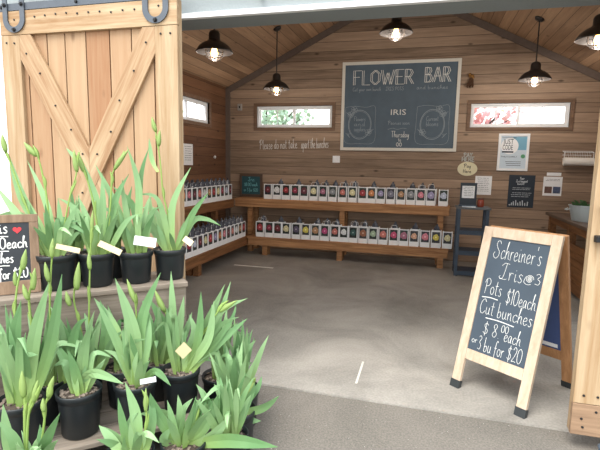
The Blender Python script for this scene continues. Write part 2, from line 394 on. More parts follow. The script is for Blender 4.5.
# ------------------------------------------------------------------ the building
XL, XR, YF, YB, EAVE, XM = -3.62, 2.60, 2.98, 8.05, 2.94, -0.51
SLOPE = 0.5
RIDGE = EAVE+SLOPE*(XM-XL)
def roof_z(x): return RIDGE-SLOPE*abs(x-XM)
struct('ground', MB().box((-40, -30, -0.3), (40, 60, -0.012)), M_ASPH)
struct('floor', MB().box((XL-0.1, YF, -0.25), (XR+0.1, YB+0.1, 0.0)), M_FLOOR)
WZ0, WZ1 = 2.225, 2.60
W1 = (-3.03, -1.63); W2 = (0.65, 2.09); W3 = (5.92, 7.32)
b = MB().box((XL-0.12, YB, -0.2), (XR+0.12, YB+0.12, WZ0))
for x0, x1 in ((XL-0.12, W1[0]), (W1[1], W2[0]), (W2[1], XR+0.12)): b.box((x0, YB, WZ0), (x1, YB+0.12, WZ1))
b.prism([(XL-0.12, WZ1), (XR+0.12, WZ1), (XR+0.12, roof_z(XR+0.12)+.02), (XM, RIDGE+.02), (XL-0.12, roof_z(XL-0.12)+.02)], lambda u, v, d: Vector((u, YB+d, v)), 0.12)
struct('wall_back', b, M_WALL)
b = MB().box((XL-0.12, YF, -0.2), (XL, YB, WZ0)).box((XL-0.12, YF, WZ1-.02), (XL, YB, EAVE+.02)).box((XL-0.12, YF, WZ0), (XL, W3[0], WZ1-.02)).box((XL-0.12, W3[1], WZ0), (XL, YB, WZ1-.02))
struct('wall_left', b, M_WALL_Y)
struct('wall_right', MB().box((XR, YF, -0.2), (XR+0.12, YF+.25, EAVE+.02)).box((XR, YF+.25, 2.45), (XR+0.12, 5.35, EAVE+.02)).box((XR, 5.35, -0.2), (XR+0.12, YB, EAVE+.02)), M_WALL_Y)  # gap near the front is an unseen doorway added to let daylight in
OL, OR_, HEAD = -2.0, 1.15, 2.57
b = MB().box((-7.5, YF, -0.2), (OL, YF+0.28, HEAD)).box((OR_, YF, -0.2), (6.0, YF+0.28, HEAD))
b.prism([(-7.5, HEAD), (6.0, HEAD), (6.0, EAVE), (XR+.4, roof_z(XR+.4)), (XM, RIDGE), (XL-.4, roof_z(XL-.4)), (-7.5, EAVE)], lambda u, v, d: Vector((u, YF+d, v)), 0.28)
struct('wall_front', b, M_SIDE)
struct('bright_siding_strip', MB().box((-3.9, YF-.03, -.1), (-2.95, YF-.001, 2.62)), M_WHITE)  # added white board: overexposed brightness of the siding put into its colour
struct('trim_1', MB().box((OL, YF-0.03, HEAD-0.012), (OR_+.3, YF+0.01, HEAD+0.02)), M_WHITE)
for s_, nm in ((-1, 'ceiling_left'), (1, 'ceiling_right')):
    xe = XL-0.16 if s_ < 0 else XR+0.16
    struct(nm, MB().prism([(XM, RIDGE), (xe, roof_z(xe)), (xe, roof_z(xe)+.14), (XM, RIDGE+.14)], lambda u, v, d: Vector((u, YF+0.28+d, v)), YB-YF+0.12), M_CEIL)
    x1 = XL if s_ < 0 else XR
    struct('trim_2' if s_ < 0 else 'trim_3', MB().bar((x1, YB-0.02, roof_z(x1)-.06), (XM, YB-0.02, RIDGE-.06), 0.03, 0.10), M_BEAM)
struct('trim_4', MB().box((XL+.001, YB-0.07, 0), (XL+0.07, YB-.001, EAVE-.02)), M_BEAM)

def window(n, fn, a0, a1, deep):
    """Two-light sliding window in an opening; fn(a, z, d) maps along-wall, height, depth into the wall."""
    f = MB(); z0, z1 = WZ0, WZ1
    if deep: z1 -= .02
    def bx(mb, p0, q0, p1, q1, d0, d1):
        c = [fn(p0, q0, d0), fn(p1, q0, d0), fn(p1, q1, d0), fn(p0, q1, d0), fn(p0, q0, d1), fn(p1, q0, d1), fn(p1, q1, d1), fn(p0, q1, d1)]
        mb.add(c, [(3, 2, 1, 0), (4, 5, 6, 7), (0, 1, 5, 4), (1, 2, 6, 5), (2, 3, 7, 6), (3, 0, 4, 7)])
    t = .03
    for r in ((a0, z0, a1, z0+t), (a0, z1-t, a1, z1), (a0, z0+t, a0+t, z1-t), (a1-t, z0+t, a1, z1-t)): bx(f, *r, .03, .10)
    o = struct('window_%d' % n, f, M_WHITE)
    mid = (a0+a1)/2
    for k, (p0, p1) in enumerate(((a0+t, mid+.02), (mid-.02, a1-t))):
        s2 = MB(); d0 = .06 if k == 0 else .035; e = .028
        for r in ((p0, z0+t, p1, z0+t+e), (p0, z1-t-e, p1, z1-t), (p0, z0+t+e, p0+e, z1-t-e), (p1-e, z0+t+e, p1, z1-t-e)): bx(s2, *r, d0, d0+.022)
        c = (p0+p1)/2; bx(s2, c-.006, z0+t+e, c+.006, z1-t-e, d0+.006, d0+.016)
        sash = s2.build('sash', M_WHITE, o)
        g = MB(); bx(g, p0+e-.004, z0+t+e-.004, p1-e+.004, z1-t-e+.004, d0+.009, d0+.013); g.build('glass_pane', GLASS, sash)
    c = MB(); k = .055
    for r in ((a0-k, z0-k, a1+k, z0), (a0-k, z1, a1+k, z1+k), (a0-k, z0, a0, z1), (a1, z0, a1+k, z1)): bx(c, *r, -.018, .03)
    c.build('casing', M_TRIMW, o)
window(1, lambda a, z, d: Vector((a, YB+d, z)), *W1, False)
window(2, lambda a, z, d: Vector((a, YB+d, z)), *W2, False)
window(3, lambda a, z, d: Vector((XL-d, a, z)), *W3, True)

# ------------------------------------------------------------------ what the windows look out on
struct('hills', MB().prism([(-60, 0), (-50, 3.2), (-32, 4.2), (-18, 3.2), (-4, 4.6), (9, 6.4), (18, 7.0), (30, 8.6), (45, 7.0), (60, 0)], lambda u, v, d: Vector((u, 58+d, v-.2)), 8), plain('hazy_green_hills', (168, 190, 186), 0.9, var=.1))
def puff_tree(name, label, cat, x, y, trunk_h, crown, n, size, mat, seed):
    rng = random.Random(seed); t = thing(name, label, cat, (x, y, 0))
    tb = MB(); tb.tube([(x, y, -.05), (x+.03, y, trunk_h*.6), (x, y, trunk_h)], [.12, .09, .07], 8)
    tips = []
    for i in range(9):
        a = rng.uniform(0, 6.28); q = Vector((x+crown[0]*.7*math.cos(a), y+crown[1]*.7*math.sin(a), trunk_h+crown[2]*rng.uniform(.3, 1.2)))
        m = Vector((x, y, trunk_h))*.5+q*.5+Vector((0, 0, .15)); tb.tube([(x, y, trunk_h-.1), m, q], [.05, .03, .012], 6); tips.append(q)
    tb.build('trunk', plain('grey_bark', (92, 80, 74), .9, var=.3), t)
    cb = MB()
    for i in range(n):
        d = Vector((rng.gauss(0, 1), rng.gauss(0, 1), rng.gauss(0, 1))).normalized()*rng.random()**.45
        c = Vector((x+d.x*crown[0], y+d.y*crown[1], trunk_h+crown[2]*(.7+d.z)))
        e = Euler((rng.uniform(0, 6), rng.uniform(0, 6), rng.uniform(0, 6))).to_matrix(); s0 = size*rng.uniform(.6, 1.3)
        vs = [c+e @ Vector(p)*s0 for p in ((-.5, -.5, 0), (.5, -.5, .12), (.5, .5, 0), (-.5, .5, .12), (0, 0, .28))]
        cb.add(vs, [(0, 1, 4), (1, 2, 4), (2, 3, 4), (3, 0, 4), (0, 3, 2, 1)])
    cb.build('crown', mat, t)
M_PINK = leaf_mat('pink_blossom', (232, 176, 190), (252, 222, 228), (244, 206, 214))
M_GRN = leaf_mat('spring_leaves', (176, 206, 190), (220, 236, 226), (190, 216, 196))
puff_tree('blossom_tree', 'pink blossoming tree outside the window right of the large chalkboard', 'tree', 1.0, 11.2, 1.9, (1.0, .9, 1.0), 420, .11, M_PINK, 3)
puff_tree('leafy_tree', 'pale green leafy tree outside the window left of the large chalkboard', 'tree', -4.6, 13.0, 1.8, (1.5, 1.2, 1.5), 900, .13, M_GRN, 5)
puff_tree('garden_tree', 'green tree seen through the small side wall window', 'tree', -8.6, 12.5, 1.6, (1.6, 1.6, 1.5), 500, .15, M_GRN, 9)

# ------------------------------------------------------------------ sliding barn doors and their track
M_PANEL = wood('barn_door_planks', (139, 93, 60), (176, 149, 118), None, grain='Z', knots=.5, coord='POS', jitter=.65, island=True)
M_DFRAME = wood('barn_door_frame', (145, 113, 77), (189, 169, 140), None, grain='Z', knots=.35, coord='POS', jitter=.3, island=True)
M_DFRAMEX = wood('barn_door_rail', (145, 111, 76), (188, 166, 135), None, grain='X', knots=.3, coord='POS', jitter=.3)
M_DBRACE = wood('barn_door_brace', (141, 104, 72), (184, 160, 128), None, grain='X', knots=.4, coord='OBJ', jitter=.3)
def nails(pts, y):
    m = MB()
    for x, z in pts: m.lathe([(0, -.006), (.007, -.004), (.007, 0)], 8, (x, y, z), Matrix.Rotation(-math.pi/2, 3, 'X'))
    return m
DY = 2.79                                   # front face of the door frames
def barn_door(x0, x1, z0, z1, label, seed, braces=True):
    rng = random.Random(seed); d = thing('sliding_barn_door', label, 'door', ((x0+x1)/2, DY, z0))
    d['kind'] = 'thing'
    sw, tr = .165, .165
    n = 8; xs = [x0+.02+(x1-x0-.04)*i/n for i in range(n+1)]
    xs = [v+rng.uniform(-.012, .012) if 0 < i < n else v for i, v in enumerate(xs)]
    p = MB()
    for i in range(n): p.box((xs[i]+.005, DY+.028, z0+.02), (xs[i+1]-.005, DY+.055+rng.uniform(0, .004), z1-.02))
    p.build('plank_panel', M_PANEL, d)
    for a_, e_ in ((x0, x0), (x1-sw, x1-.022)):
        bevel(MB().box((a_, DY, z0+.19), (a_+sw, DY+.0298, z1-tr)).build('stile', M_DFRAME, d), .003)
        MB().box((e_, DY+.03, z0+.01), (e_+.022, DY+.06, z1)).build('edge_strip', M_DFRAME, d)
    r = MB().box((x0, DY-.001, z1-tr+.002), (x1, DY+.03, z1)); bevel(r.build('top_rail', M_DFRAMEX, d), .003)
    r = MB().box((x0, DY-.001, z0), (x1, DY+.03, z0+.187)); bevel(r.build('bottom_rail', wood('kick_board', (120, 96, 76), (160, 132, 106), None, grain='X', knots=.3, coord='POS') if not braces else M_DFRAMEX, d), .003)
    nl = [(x0+.04+.09*k, z1-.04-rng.uniform(0, .02)) for k in range(int((x1-x0-.08)/.09))]
    nl += [(x0+.05, z1-tr-.05), (x0+.12, z1-tr-.055), (x1-.05, z1-tr-.05), (x1-.12, z1-tr-.05), (x0+.05, z0+.24), (x0+.12, z0+.24), (x0+.05, z0+.1), (x0+.12, z0+.15), (x0+.06, z0+.05)]
    if braces:
        cx, cz, bw = (x0+x1)/2, 1.50, .165
        for sx in (-1, 1):
            xt = cx+sx*((x1-x0)/2-sw)
            for zt in (z1-tr, z0+.187):
                dx, dz = cx-xt, cz-zt; ang = math.atan2(dz, dx); ln = math.hypot(dx, dz)
                hz = bw/2/abs(math.cos(ang)); kx = bw/2/abs(math.sin(ang)); inx = -sx
                # ends cut flush with the rail, the stile and the centre line
                if zt > cz: pts = [(xt, zt), (xt+inx*kx, zt), (cx, cz+hz), (cx, cz-hz), (xt, zt-hz)]
                else: pts = [(xt, zt), (xt, zt+hz), (cx, cz+hz), (cx, cz-hz), (xt+inx*kx, zt)]
                ca, sa = math.cos(-ang), math.sin(-ang)
                loc = [((px-xt)*ca-(pz-zt)*sa, (px-xt)*sa+(pz-zt)*ca) for px, pz in pts]
                mb = MB(); yo = .0015*((sx > 0)+2*(zt < cz))
                mb.prism(loc, lambda u, v, dd: Vector((u, yo+dd, v)), .026)
                o = mb.build('brace', M_DBRACE, d, world=False); bevel(o, .003)
                o.matrix_basis = Matrix.Translation(Vector((xt, DY, zt))-d.location) @ Matrix.Rotation(-ang, 4, 'Y')
                for q in (.12, .3, .5, .7, .88):
                    nl.append((xt+dx*q+rng.uniform(-.03, .03), zt+dz*q+rng.uniform(-.02, .02)))
    nails(nl, DY-.001).build('nail', M_BLACK, d)['kind'] = 'stuff'
    return d
def hanger(d, x, zb):
    w2, sw, y = .075, .040, DY-.004
    out = []
    zc = zb+w2+sw/2
    path = [(x-w2, zb+.42)]+[(x+w2*-math.cos(math.pi*k/14), zc-w2*math.sin(math.pi*k/14)) for k in range(15)]+[(x+w2, zb+.42)]
    m = MB(); vs = []; fs = []
    for i, (a, c) in enumerate(path):
        a0, c0 = path[max(i-1, 0)]; a1, c1 = path[min(i+1, len(path)-1)]; ln = math.hypot(a1-a0, c1-c0); nx, nz = -(c1-c0)/ln*sw/2, (a1-a0)/ln*sw/2
        vs += [(a+nx, y, c+nz), (a-nx, y, c-nz), (a-nx, y-.008, c-nz), (a+nx, y-.008, c+nz)]
    for i in range(len(path)-1):
        for k in range(4): fs.append((i*4+k, i*4+(k+1) % 4, i*4+4+(k+1) % 4, i*4+4+k))
    fs += [(3, 2, 1, 0), tuple(len(vs)-4+k for k in range(4))]
    h = m.add(vs, fs).build('strap_hanger', M_STEEL, d)
    for a, c in ((x-w2, zb+.19), (x+w2, zb+.19), (x, zb+sw/2), (x-w2, zb+.36), (x+w2, zb+.36)):
        MB().lathe([(0, -.016), (.010, -.015), (.013, -.006), (.016, -.004), (.016, 0)], 6, (a, y-.007, c), Matrix.Rotation(-math.pi/2, 3, 'X')).build('bolt', M_BLACK, h)
    mw = MB().lathe([(.0, -.012), (.055, -.012), (.06, -.004), (.05, 0), (.06, .004), (.055, .012), (0, .012)], 20, (x, DY+.012, zb+.36), Matrix.Rotation(-math.pi/2, 3, 'X'))
    mw.build('roller', M_BLACK, h, smooth=True)
dl = barn_door(-3.035, -1.603, .10, 2.635, 'pale fir sliding barn door with crossed braces behind the potted irises', 2)
hanger(dl, -2.90, 2.485); hanger(dl, -1.755, 2.485)
dr = barn_door(.882, 2.35, .085, 2.635, 'narrow strip of plain fir barn door beside the sandwich board', 7, braces=False)
hb = MB().bar((.897, DY-.028, 1.225), (1.0, DY-.028, 1.225), .045, .03).bar((.915, DY-.028, 1.385), (1.0, DY-.028, 1.385), .045, .03).bar((.985, DY-.05, 1.2), (.985, DY-.05, 1.41), .03, .014, (0, 1, 0))
hb.bar((.90, DY-.005, 1.225), (.96, DY-.005, 1.225), .012, .036).bar((.918, DY-.005, 1.385), (.97, DY-.005, 1.385), .012, .036)
hb.build('pull_handle', M_BLACK, dr)
tr = thing('door_track', 'dark grey steel sliding door track running along the tops of the barn doors', 'track', (-1.9, DY-.0, 2.66))
MB().box((-3.75, DY-.002, 2.639), (3.6, DY+.012, 2.687)).build('rail', M_STEEL, tr)
for k in range(12):
    x = -3.65+k*.64
    s_ = MB().tube([(x, DY+.01, 2.663), (x, YF+.005, 2.663)], .011, 8).build('standoff', M_BLACK, tr)
    MB().lathe([(0, -.012), (.009, -.011), (.012, -.004), (.012, 0)], 6, (x, DY-.002, 2.663), Matrix.Rotation(-math.pi/2, 3, 'X')).build('bolt', M_BLACK, s_)
hanger(dr, 1.03, 2.485); hanger(dr, 2.2, 2.485)
gd = thing('floor_guide', 'grey steel floor guide roller at the foot of the plain barn door strip', 'door guide', (1.02, 2.73, -.012))
MB().box((.98, 2.66, -.012), (1.14, 2.785, -.002)).build('base_plate', plain('galvanised', (186, 190, 194), .4, .7), gd)
MB().lathe([(0, 0), (.035, 0), (.04, .01), (.034, .02), (.034, .06), (.04, .07), (.03, .078), (0, .08)], 18, (1.045, 2.725, -.002)).build('roller', plain('blue_grey_steel', (96, 112, 128), .35, .5), gd, smooth=True)

# ------------------------------------------------------------------ tiered benches along the back and left walls
def bench(name, label, lo, hi, along, z_top, legs, leg_w=.09, beam=.11):
    """Plank bench: top boards, a front beam, stout square legs. along = 'X' or 'Y'."""
    x0, y0 = lo; x1, y1 = hi; ax = along == 'X'
    mt = M_BENCH if ax else M_BENCHY
    t = thing(name, label, 'bench', ((x0+x1)/2, (y0+y1)/2, 0))
    n = max(2, round(((y1-y0) if ax else (x1-x0))/.14)); tp = MB()
    for i in range(n):
        if ax: a = y0+(y1-y0)*i/n; tp.box((x0, a+.002, z_top-.035), (x1, a+(y1-y0)/n-.002, z_top))
        else: a = x0+(x1-x0)*i/n; tp.box((a+.002, y0, z_top-.035), (a+(x1-x0)/n-.002, y1, z_top))
    bevel(tp.build('bench_top', mt, t), .003)
    bm_ = MB()
    if ax: bm_.box((x0+.01, y0+.006, z_top-.036-beam), (x1-.01, y0+.05, z_top-.036))
    else: bm_.box((x1-.05, y0+.01, z_top-.036-beam), (x1-.006, y1-.01, z_top-.036))
    bevel(bm_.build('front_beam', mt, t), .003)
    for q in legs:
        for r in (0, 1):
            if ax:
                ya = y0+.052 if r == 0 else y1-leg_w-.03
                L_ = MB().box((q-leg_w/2, ya, 0), (q+leg_w/2, ya+leg_w, z_top-.036))
            else:
                xa = x1-.052-leg_w if r == 0 else x0+.03
                L_ = MB().box((xa, q-leg_w/2, 0), (xa+leg_w, q+leg_w/2, z_top-.036))
            bevel(L_.build('leg', mt, t), .003)
    return t
BZ, UZ = .322, .955
XLo, XUp = -2.925, -3.28            # room-side edges of the left tiers
bench('low_bench', 'low reddish wood bench on the floor along the back wall holding iris bags', (XLo+.004, 7.33), (.405, 7.585), 'X', BZ, (-2.62, -1.31, .29))
bench('high_bench', 'tall wood bench against the back wall under the large chalkboard', (XUp+.004, 7.60), (.405, 8.035), 'X', UZ, (-3.0, -1.33, .27))
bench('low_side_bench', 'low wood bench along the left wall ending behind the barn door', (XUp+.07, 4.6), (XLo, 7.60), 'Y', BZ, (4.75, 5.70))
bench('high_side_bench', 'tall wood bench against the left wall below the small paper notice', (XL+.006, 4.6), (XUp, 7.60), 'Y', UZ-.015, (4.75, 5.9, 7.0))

# ------------------------------------------------------------------ bags of iris with a flower picture
FLC = {'red': (186, 40, 48), 'crimson': (168, 28, 60), 'dark red': (126, 34, 44), 'maroon': (112, 36, 50), 'white': (232, 232, 232), 'cream': (232, 222, 160), 'yellow': (240, 220, 70), 'magenta': (206, 50, 120),
       'salmon': (226, 110, 96), 'orange': (230, 130, 60), 'lavender': (160, 150, 200), 'grey violet': (120, 118, 140), 'tan': (196, 140, 90), 'grey': (140, 144, 150), 'pink': (236, 120, 140), 'pale blue': (190, 200, 226),
       'purple': (90, 80, 110), 'teal': (40, 90, 84), 'brown': (170, 96, 60), 'pale green': (170, 200, 160), 'hot pink': (226, 60, 110), 'mauve': (186, 100, 130), 'peach': (236, 170, 130)}
M_BAG = plain('white_card_bag', (246, 248, 250), .55, var=.03)
M_CARD = [plain('dark_photo_'+k, c, .4, var=.5, scale=40) for k, c in (('a', (34, 42, 40)), ('b', (44, 56, 52)), ('c', (52, 54, 62)))]
M_FILM = plain('crinkled_film', (84, 88, 98), .2, var=.6, scale=30)
BW, BD, BH = .146, .09, .264
bagmesh = {}
def bag_parts():
    if bagmesh: return
    b = MB(); t = .006
    # open-topped folded box: base, back, two sides, a front with a picture window rim
    b.box((-BW/2, -BD/2, 0), (BW/2, BD/2, .078)); b.box((-BW/2, BD/2-t, .078), (BW/2, BD/2, BH-.01))
    b.box((-BW/2, -BD/2, .078), (-BW/2+.014, BD/2-t, BH)); b.box((BW/2-.014, -BD/2, .078), (BW/2, BD/2-t, BH)); b.box((-BW/2+.014, -BD/2, BH-.014), (BW/2-.014, -BD/2+.008, BH-.002))
    bagmesh['box'] = b.build('carton', M_BAG)
    c = MB().box((-BW/2+.012, -BD/2+.004, .076), (BW/2-.012, -BD/2+.012, BH-.012)); bagmesh['card'] = c.build('picture_card', M_CARD[0])
    h = MB(); h.tube([(-.045, 0, BH-.02), (-.045, 0, BH+.045), (-.03, 0, BH+.06), (.03, 0, BH+.06), (.045, 0, BH+.045), (.045, 0, BH-.02)], .0028, 5); bagmesh['handle'] = h.build('handle', M_WHITE)
    f = MB(); rng = random.Random(4); n = 14
    pts = [(-.055, .03), (.055, .03)]
    vs = []; fs = []
    for k in range(6):
        z = BH-.03+.12*k/5; wv = (1-k/5)**.6
        for j in range(8):
            a = 2*math.pi*j/8; vs.append((math.cos(a)*.066*wv+rng.uniform(-.012, .012), math.sin(a)*.032*wv+.004+rng.uniform(-.008, .008), z+rng.uniform(-.012, .012)))
    for k in range(5):
        for j in range(8): fs.append((k*8+j, k*8+(j+1) % 8, (k+1)*8+(j+1) % 8, (k+1)*8+j))
    f.add(vs, fs); bagmesh['film'] = f.build('film_top', M_FILM)
    for k in ('box', 'card', 'handle', 'film'): COL.objects.unlink(bagmesh[k])
    fl = MB(); y = -BD/2+.0035
    for k in range(6):
        a = 2*math.pi*k/6+.3; r = .024 if k % 2 else .020; cx, cz = math.cos(a)*.019, .165+math.sin(a)*.019
        ring = [(cx+r*.8*math.cos(q*2*math.pi/10), y-.001-.0005*k, cz+r*math.sin(q*2*math.pi/10)) for q in range(10)]
        fl.add(ring+[(cx, y-.006-.0005*k, cz)], [(q, (q+1) % 10, 10) for q in range(10)])
    bagmesh['flower'] = fl
    ce = MB(); ring = [(.011*math.cos(q*2*math.pi/8), y-.005, .165+.011*math.sin(q*2*math.pi/8)) for q in range(8)]; ce.add(ring+[(0, y-.010, .165)], [(q, (q+1) % 8, 8) for q in range(8)])
    bagmesh['centre'] = ce
flmesh = {}
def flower_mesh(colr):
    if colr not in flmesh:
        g_ = sum(FLC[colr])/3; m = plain('petal_'+colr.replace(' ', '_'), tuple(v*.74+g_*.2+10 for v in FLC[colr]), .5, var=.25, scale=60)
        o = bagmesh['flower'].build('flower_picture', m); COL.objects.unlink(o)
        c = bagmesh['centre'].build('flower_centre', plain('centre_'+colr.replace(' ', '_'), tuple(min(255, int(v*.5+130)) for v in FLC[colr]), .5, var=.1)); COL.objects.unlink(c)
        flmesh[colr] = (o, c)
    return flmesh[colr]
ORD = 'first second third fourth fifth sixth seventh eighth ninth tenth eleventh twelfth thirteenth fourteenth fifteenth sixteenth seventeenth eighteenth nineteenth twentieth'.split()
brng = random.Random(21)
def bag(loc, rz, colr, label, group, film=False, handle=True, sc=1.0):
    bag_parts()
    t = thing('iris_bag', label, 'bag', loc, rz+brng.uniform(-.05, .05), group)
    for k, on_ in (('box', True), ('card', True), ('handle', handle), ('film', film)):
        if not on_: continue
        o = bagmesh[k].copy(); COL.objects.link(o); o.parent = t
        if k == 'card':
            o.data = o.data.copy(); o.data.materials[0] = M_CARD[brng.randrange(3)]
            sc_ = brng.uniform(1.25, 1.5)
            for f_ in flower_mesh(colr):
                f_ = f_.copy(); COL.objects.link(f_); f_.parent = o; f_.scale = (sc_, 1, sc_); f_.location = (0, 0, .165*(1-sc_))
        if k == 'film' and rz > 1: o.scale = (1.15, 1.5, 1.03)
        if k == 'handle': o.scale = (1, 1, brng.choice((.97, 1.0, 1.0, 1.05)))
    return t
up_px = [263, 272, 281, 290, 299, 308.5, 318, 327.5, 337.5, 347.5, 357.7, 366.5, 375.7, 385.8, 395.9, 406, 416, 426, 438.6]
up_c = ['dark red', 'white', 'red', 'crimson', 'maroon', 'cream', 'mauve', 'grey', 'salmon', 'cream', 'red', 'orange', 'lavender', 'grey violet', 'tan', 'grey', 'pink', 'lavender', 'pale blue']
hi_u = {5, 6, 8, 9, 16, 17}
lo_px = [254.8, 264, 272.5, 281, 291, 300.5, 310, 319.5, 329.5, 338.5, 348, 358, 368, 378, 388.5, 398.6, 409, 420, 431, 442.6]
lo_c = ['red', 'crimson', 'dark red', 'cream', 'purple', 'yellow', 'tan', 'magenta', 'salmon', 'white', 'teal', 'brown', 'pale green', 'salmon', 'hot pink', 'mauve', 'peach', 'pink', 'yellow', 'cream']
hi_l = {0, 7, 8, 10, 11, 14}
for px, colr, k in zip(up_px, up_c, range(19)):
    p = on(1, 7.69, px+4.8, 197)
    bag((p.x, 7.69+BD/2, UZ), 0, colr, 'white bag with %s iris picture, %s from the corner on the tall back bench' % (colr, ORD[k]), 'iris bags on the tall back bench', handle=k in hi_u)
    if k in hi_u or k % 2:
        bag((p.x+.02, 7.69+BD/2+.13, UZ), 0, up_c[(k+5) % 19], 'white bag standing in the second row of the tall back bench, mostly hidden', 'hidden bags on the tall back bench', film=True, handle=k in (8, 9, 16))
for px, colr, k in zip(lo_px, lo_c, range(20)):
    p = on(1, 7.375, px+4.9, 238)
    bag((p.x, 7.375+BD/2, BZ), 0, colr, 'white bag with %s iris picture, %s from the corner on the low back bench' % (colr, ORD[k]), 'iris bags on the low back bench', handle=k in hi_l)
    if k in hi_l or k % 2 == 0:
        bag((p.x+.015, 7.375+BD/2+.105, BZ), 0, lo_c[(k+7) % 20], 'white bag standing in the second row of the low back bench, mostly hidden', 'hidden bags on the low back bench', film=True, handle=k in (0, 7, 10))
sd_c = ['dark red', 'pale blue', 'crimson', 'cream', 'red', 'tan', 'white', 'salmon', 'maroon', 'pink', 'orange', 'lavender', 'red', 'cream']
for k in range(11):
    y = 7.50-.163*k
    bag((XUp-.03-BD/2, y, UZ-.015), math.pi/2, sd_c[k], 'white film-topped bag with %s picture, %s from the corner on the tall side bench' % (sd_c[k], ORD[k]), 'iris bags on the tall side bench', film=True)
    bag((XUp-.03-BD/2-.125, y-.05, UZ-.015), math.pi/2, sd_c[(k+3) % 14], 'film-topped bag in the second row of the tall side bench, mostly hidden', 'hidden bags on the tall side bench', film=True, handle=False)
for k in range(14):
    y = 7.27-.158*k
    bag((XLo-.035-BD/2, y, BZ), math.pi/2, sd_c[(k+4) % 14], 'white film-topped bag with %s picture, %s from the corner on the low side bench' % (sd_c[(k+4) % 14], ORD[k]), 'iris bags on the low side bench', film=True)
    bag((XLo-.035-BD/2-.115, y-.06, BZ), math.pi/2, sd_c[(k+8) % 14], 'film-topped bag in the second row of the low side bench, mostly hidden', 'hidden bags on the low side bench', film=True, handle=False)

# ------------------------------------------------------------------ wall of signs
def backwall(u, v, d): return Vector((u, YB-.0-d, v))
def panel(x0, x1, z0, z1, th): return MB().box((x0, YB-th, z0), (x1, YB-.001, z1))
cb = thing('menu_chalkboard', 'large white framed chalkboard lettered FLOWER BAR on the back wall', 'chalkboard', (-.50, YB, 1.83))
cx0, cx1, cz0, cz1 = -1.465, .46, 1.832, 3.31
panel(cx0+.03, cx1-.03, cz0+.03, cz1-.03, .02).build('slate', M_CHALKB, cb)
fr = MB()
for r in ((cx0, cx1, cz0, cz0+.05), (cx0, cx1, cz1-.05, cz1), (cx0, cx0+.05, cz0+.05, cz1-.05), (cx1-.05, cx1, cz0+.05, cz1-.05)): fr.box((r[0], YB-.035, r[2]), (r[1], YB-.001, r[3]))
fr.build('frame', plain('cream_frame', (222, 218, 208), .6, var=.05), cb)
fn = lambda u, v, d: Vector((u, YB-.0202-d, v))
def menu_line(*a, **k): q = MB(); write(q, *a, **k); q.build('lettering', M_CHALK, cb)
M_SOFT = plain('rubbed_chalk', (150, 160, 166), .95, var=.2)
menu_line('FLOWER', fn, -1.28, 2.93, .235, 1.02, .010, curve=False, double=.014)
menu_line('BAR', fn, -.10, 2.95, .235, .42, .010, curve=False, double=.014)
q = MB(); printed('IRIS', fn, -.50, 2.43, .13, q, .25); q.build('lettering', M_CHALK, cb)
menu_line('Thursday'.replace('y', 'y'), fn, -.60, 2.06, .10, .30, .007)
menu_line('to', fn, -.48, 1.99, .06, .05, .006); menu_line('oo', fn, -.51, 1.91, .12, .10, .009)
sf = MB()
write(sf, 'Cut your own bunch', fn, -1.28, 2.83, .06, .48, .006); write(sf, 'IRIS POTS', fn, -.72, 2.83, .06, .3, .006, curve=False); write(sf, 'and bunches', fn, -.22, 2.84, .06, .5, .006)
write(sf, 'Peonies soon', fn, -.66, 2.27, .06, .36, .006); ribbon(sf, crom([(-.66, 2.19), (-.58, 2.21), (-.5, 2.19), (-.42, 2.21), (-.35, 2.2)]), fn, .006)
for cx_, words_, fx in ((-1.14, ('Flowers', 'and', 'supplies'), -1), (.06, ('Current', 'blooms'), 1)):
    for rr, th in ((.195, .010), (.178, .005)):
        ribbon(sf, [(cx_+rr*math.cos(t*.2618*.5)*(1 if rr > .18 else 1.02), 2.27+rr*1.25*math.sin(t*.2618*.5)) for t in range(49)], fn, th)
    for k, wd_ in enumerate(words_): write(sf, wd_.replace('F', 'F'), fn, cx_-.1, 2.33-.085*k, .075, .2, .006)
    for (u_, v_) in ((cx_+fx*.1, 2.52), (cx_+fx*.16, 2.44), (cx_-fx*.15, 2.14)):
        for k in range(5):
            a = k*1.2566; ribbon(sf, [(u_+.03*math.cos(a)+.026*math.cos(t), v_+.03*math.sin(a)+.026*math.sin(t)) for t in [q*.7854 for q in range(9)]], fn, .006)
    for v_, u_ in ((2.12, -fx), (2.05, fx), (2.4, fx)):
        for k in range(5): ribbon(sf, crom([(cx_+u_*.16, v_), (cx_+u_*(.19+.01*k), v_+.03+.01*k), (cx_+u_*(.17+.018*k), v_+.07)]), fn, .005)
    q = .25; ribbon(sf, crom([(cx_-q, 2.56), (cx_-.1, 2.58), (cx_+.1, 2.56), (cx_+q, 2.57), (cx_+q+.01, 2.3), (cx_+q, 1.98), (cx_, 1.95), (cx_-q, 1.98), (cx_-q-.01, 2.3), (cx_-q, 2.56)]), fn, .005)
sf.build('faint_drawing', M_SOFT, cb)

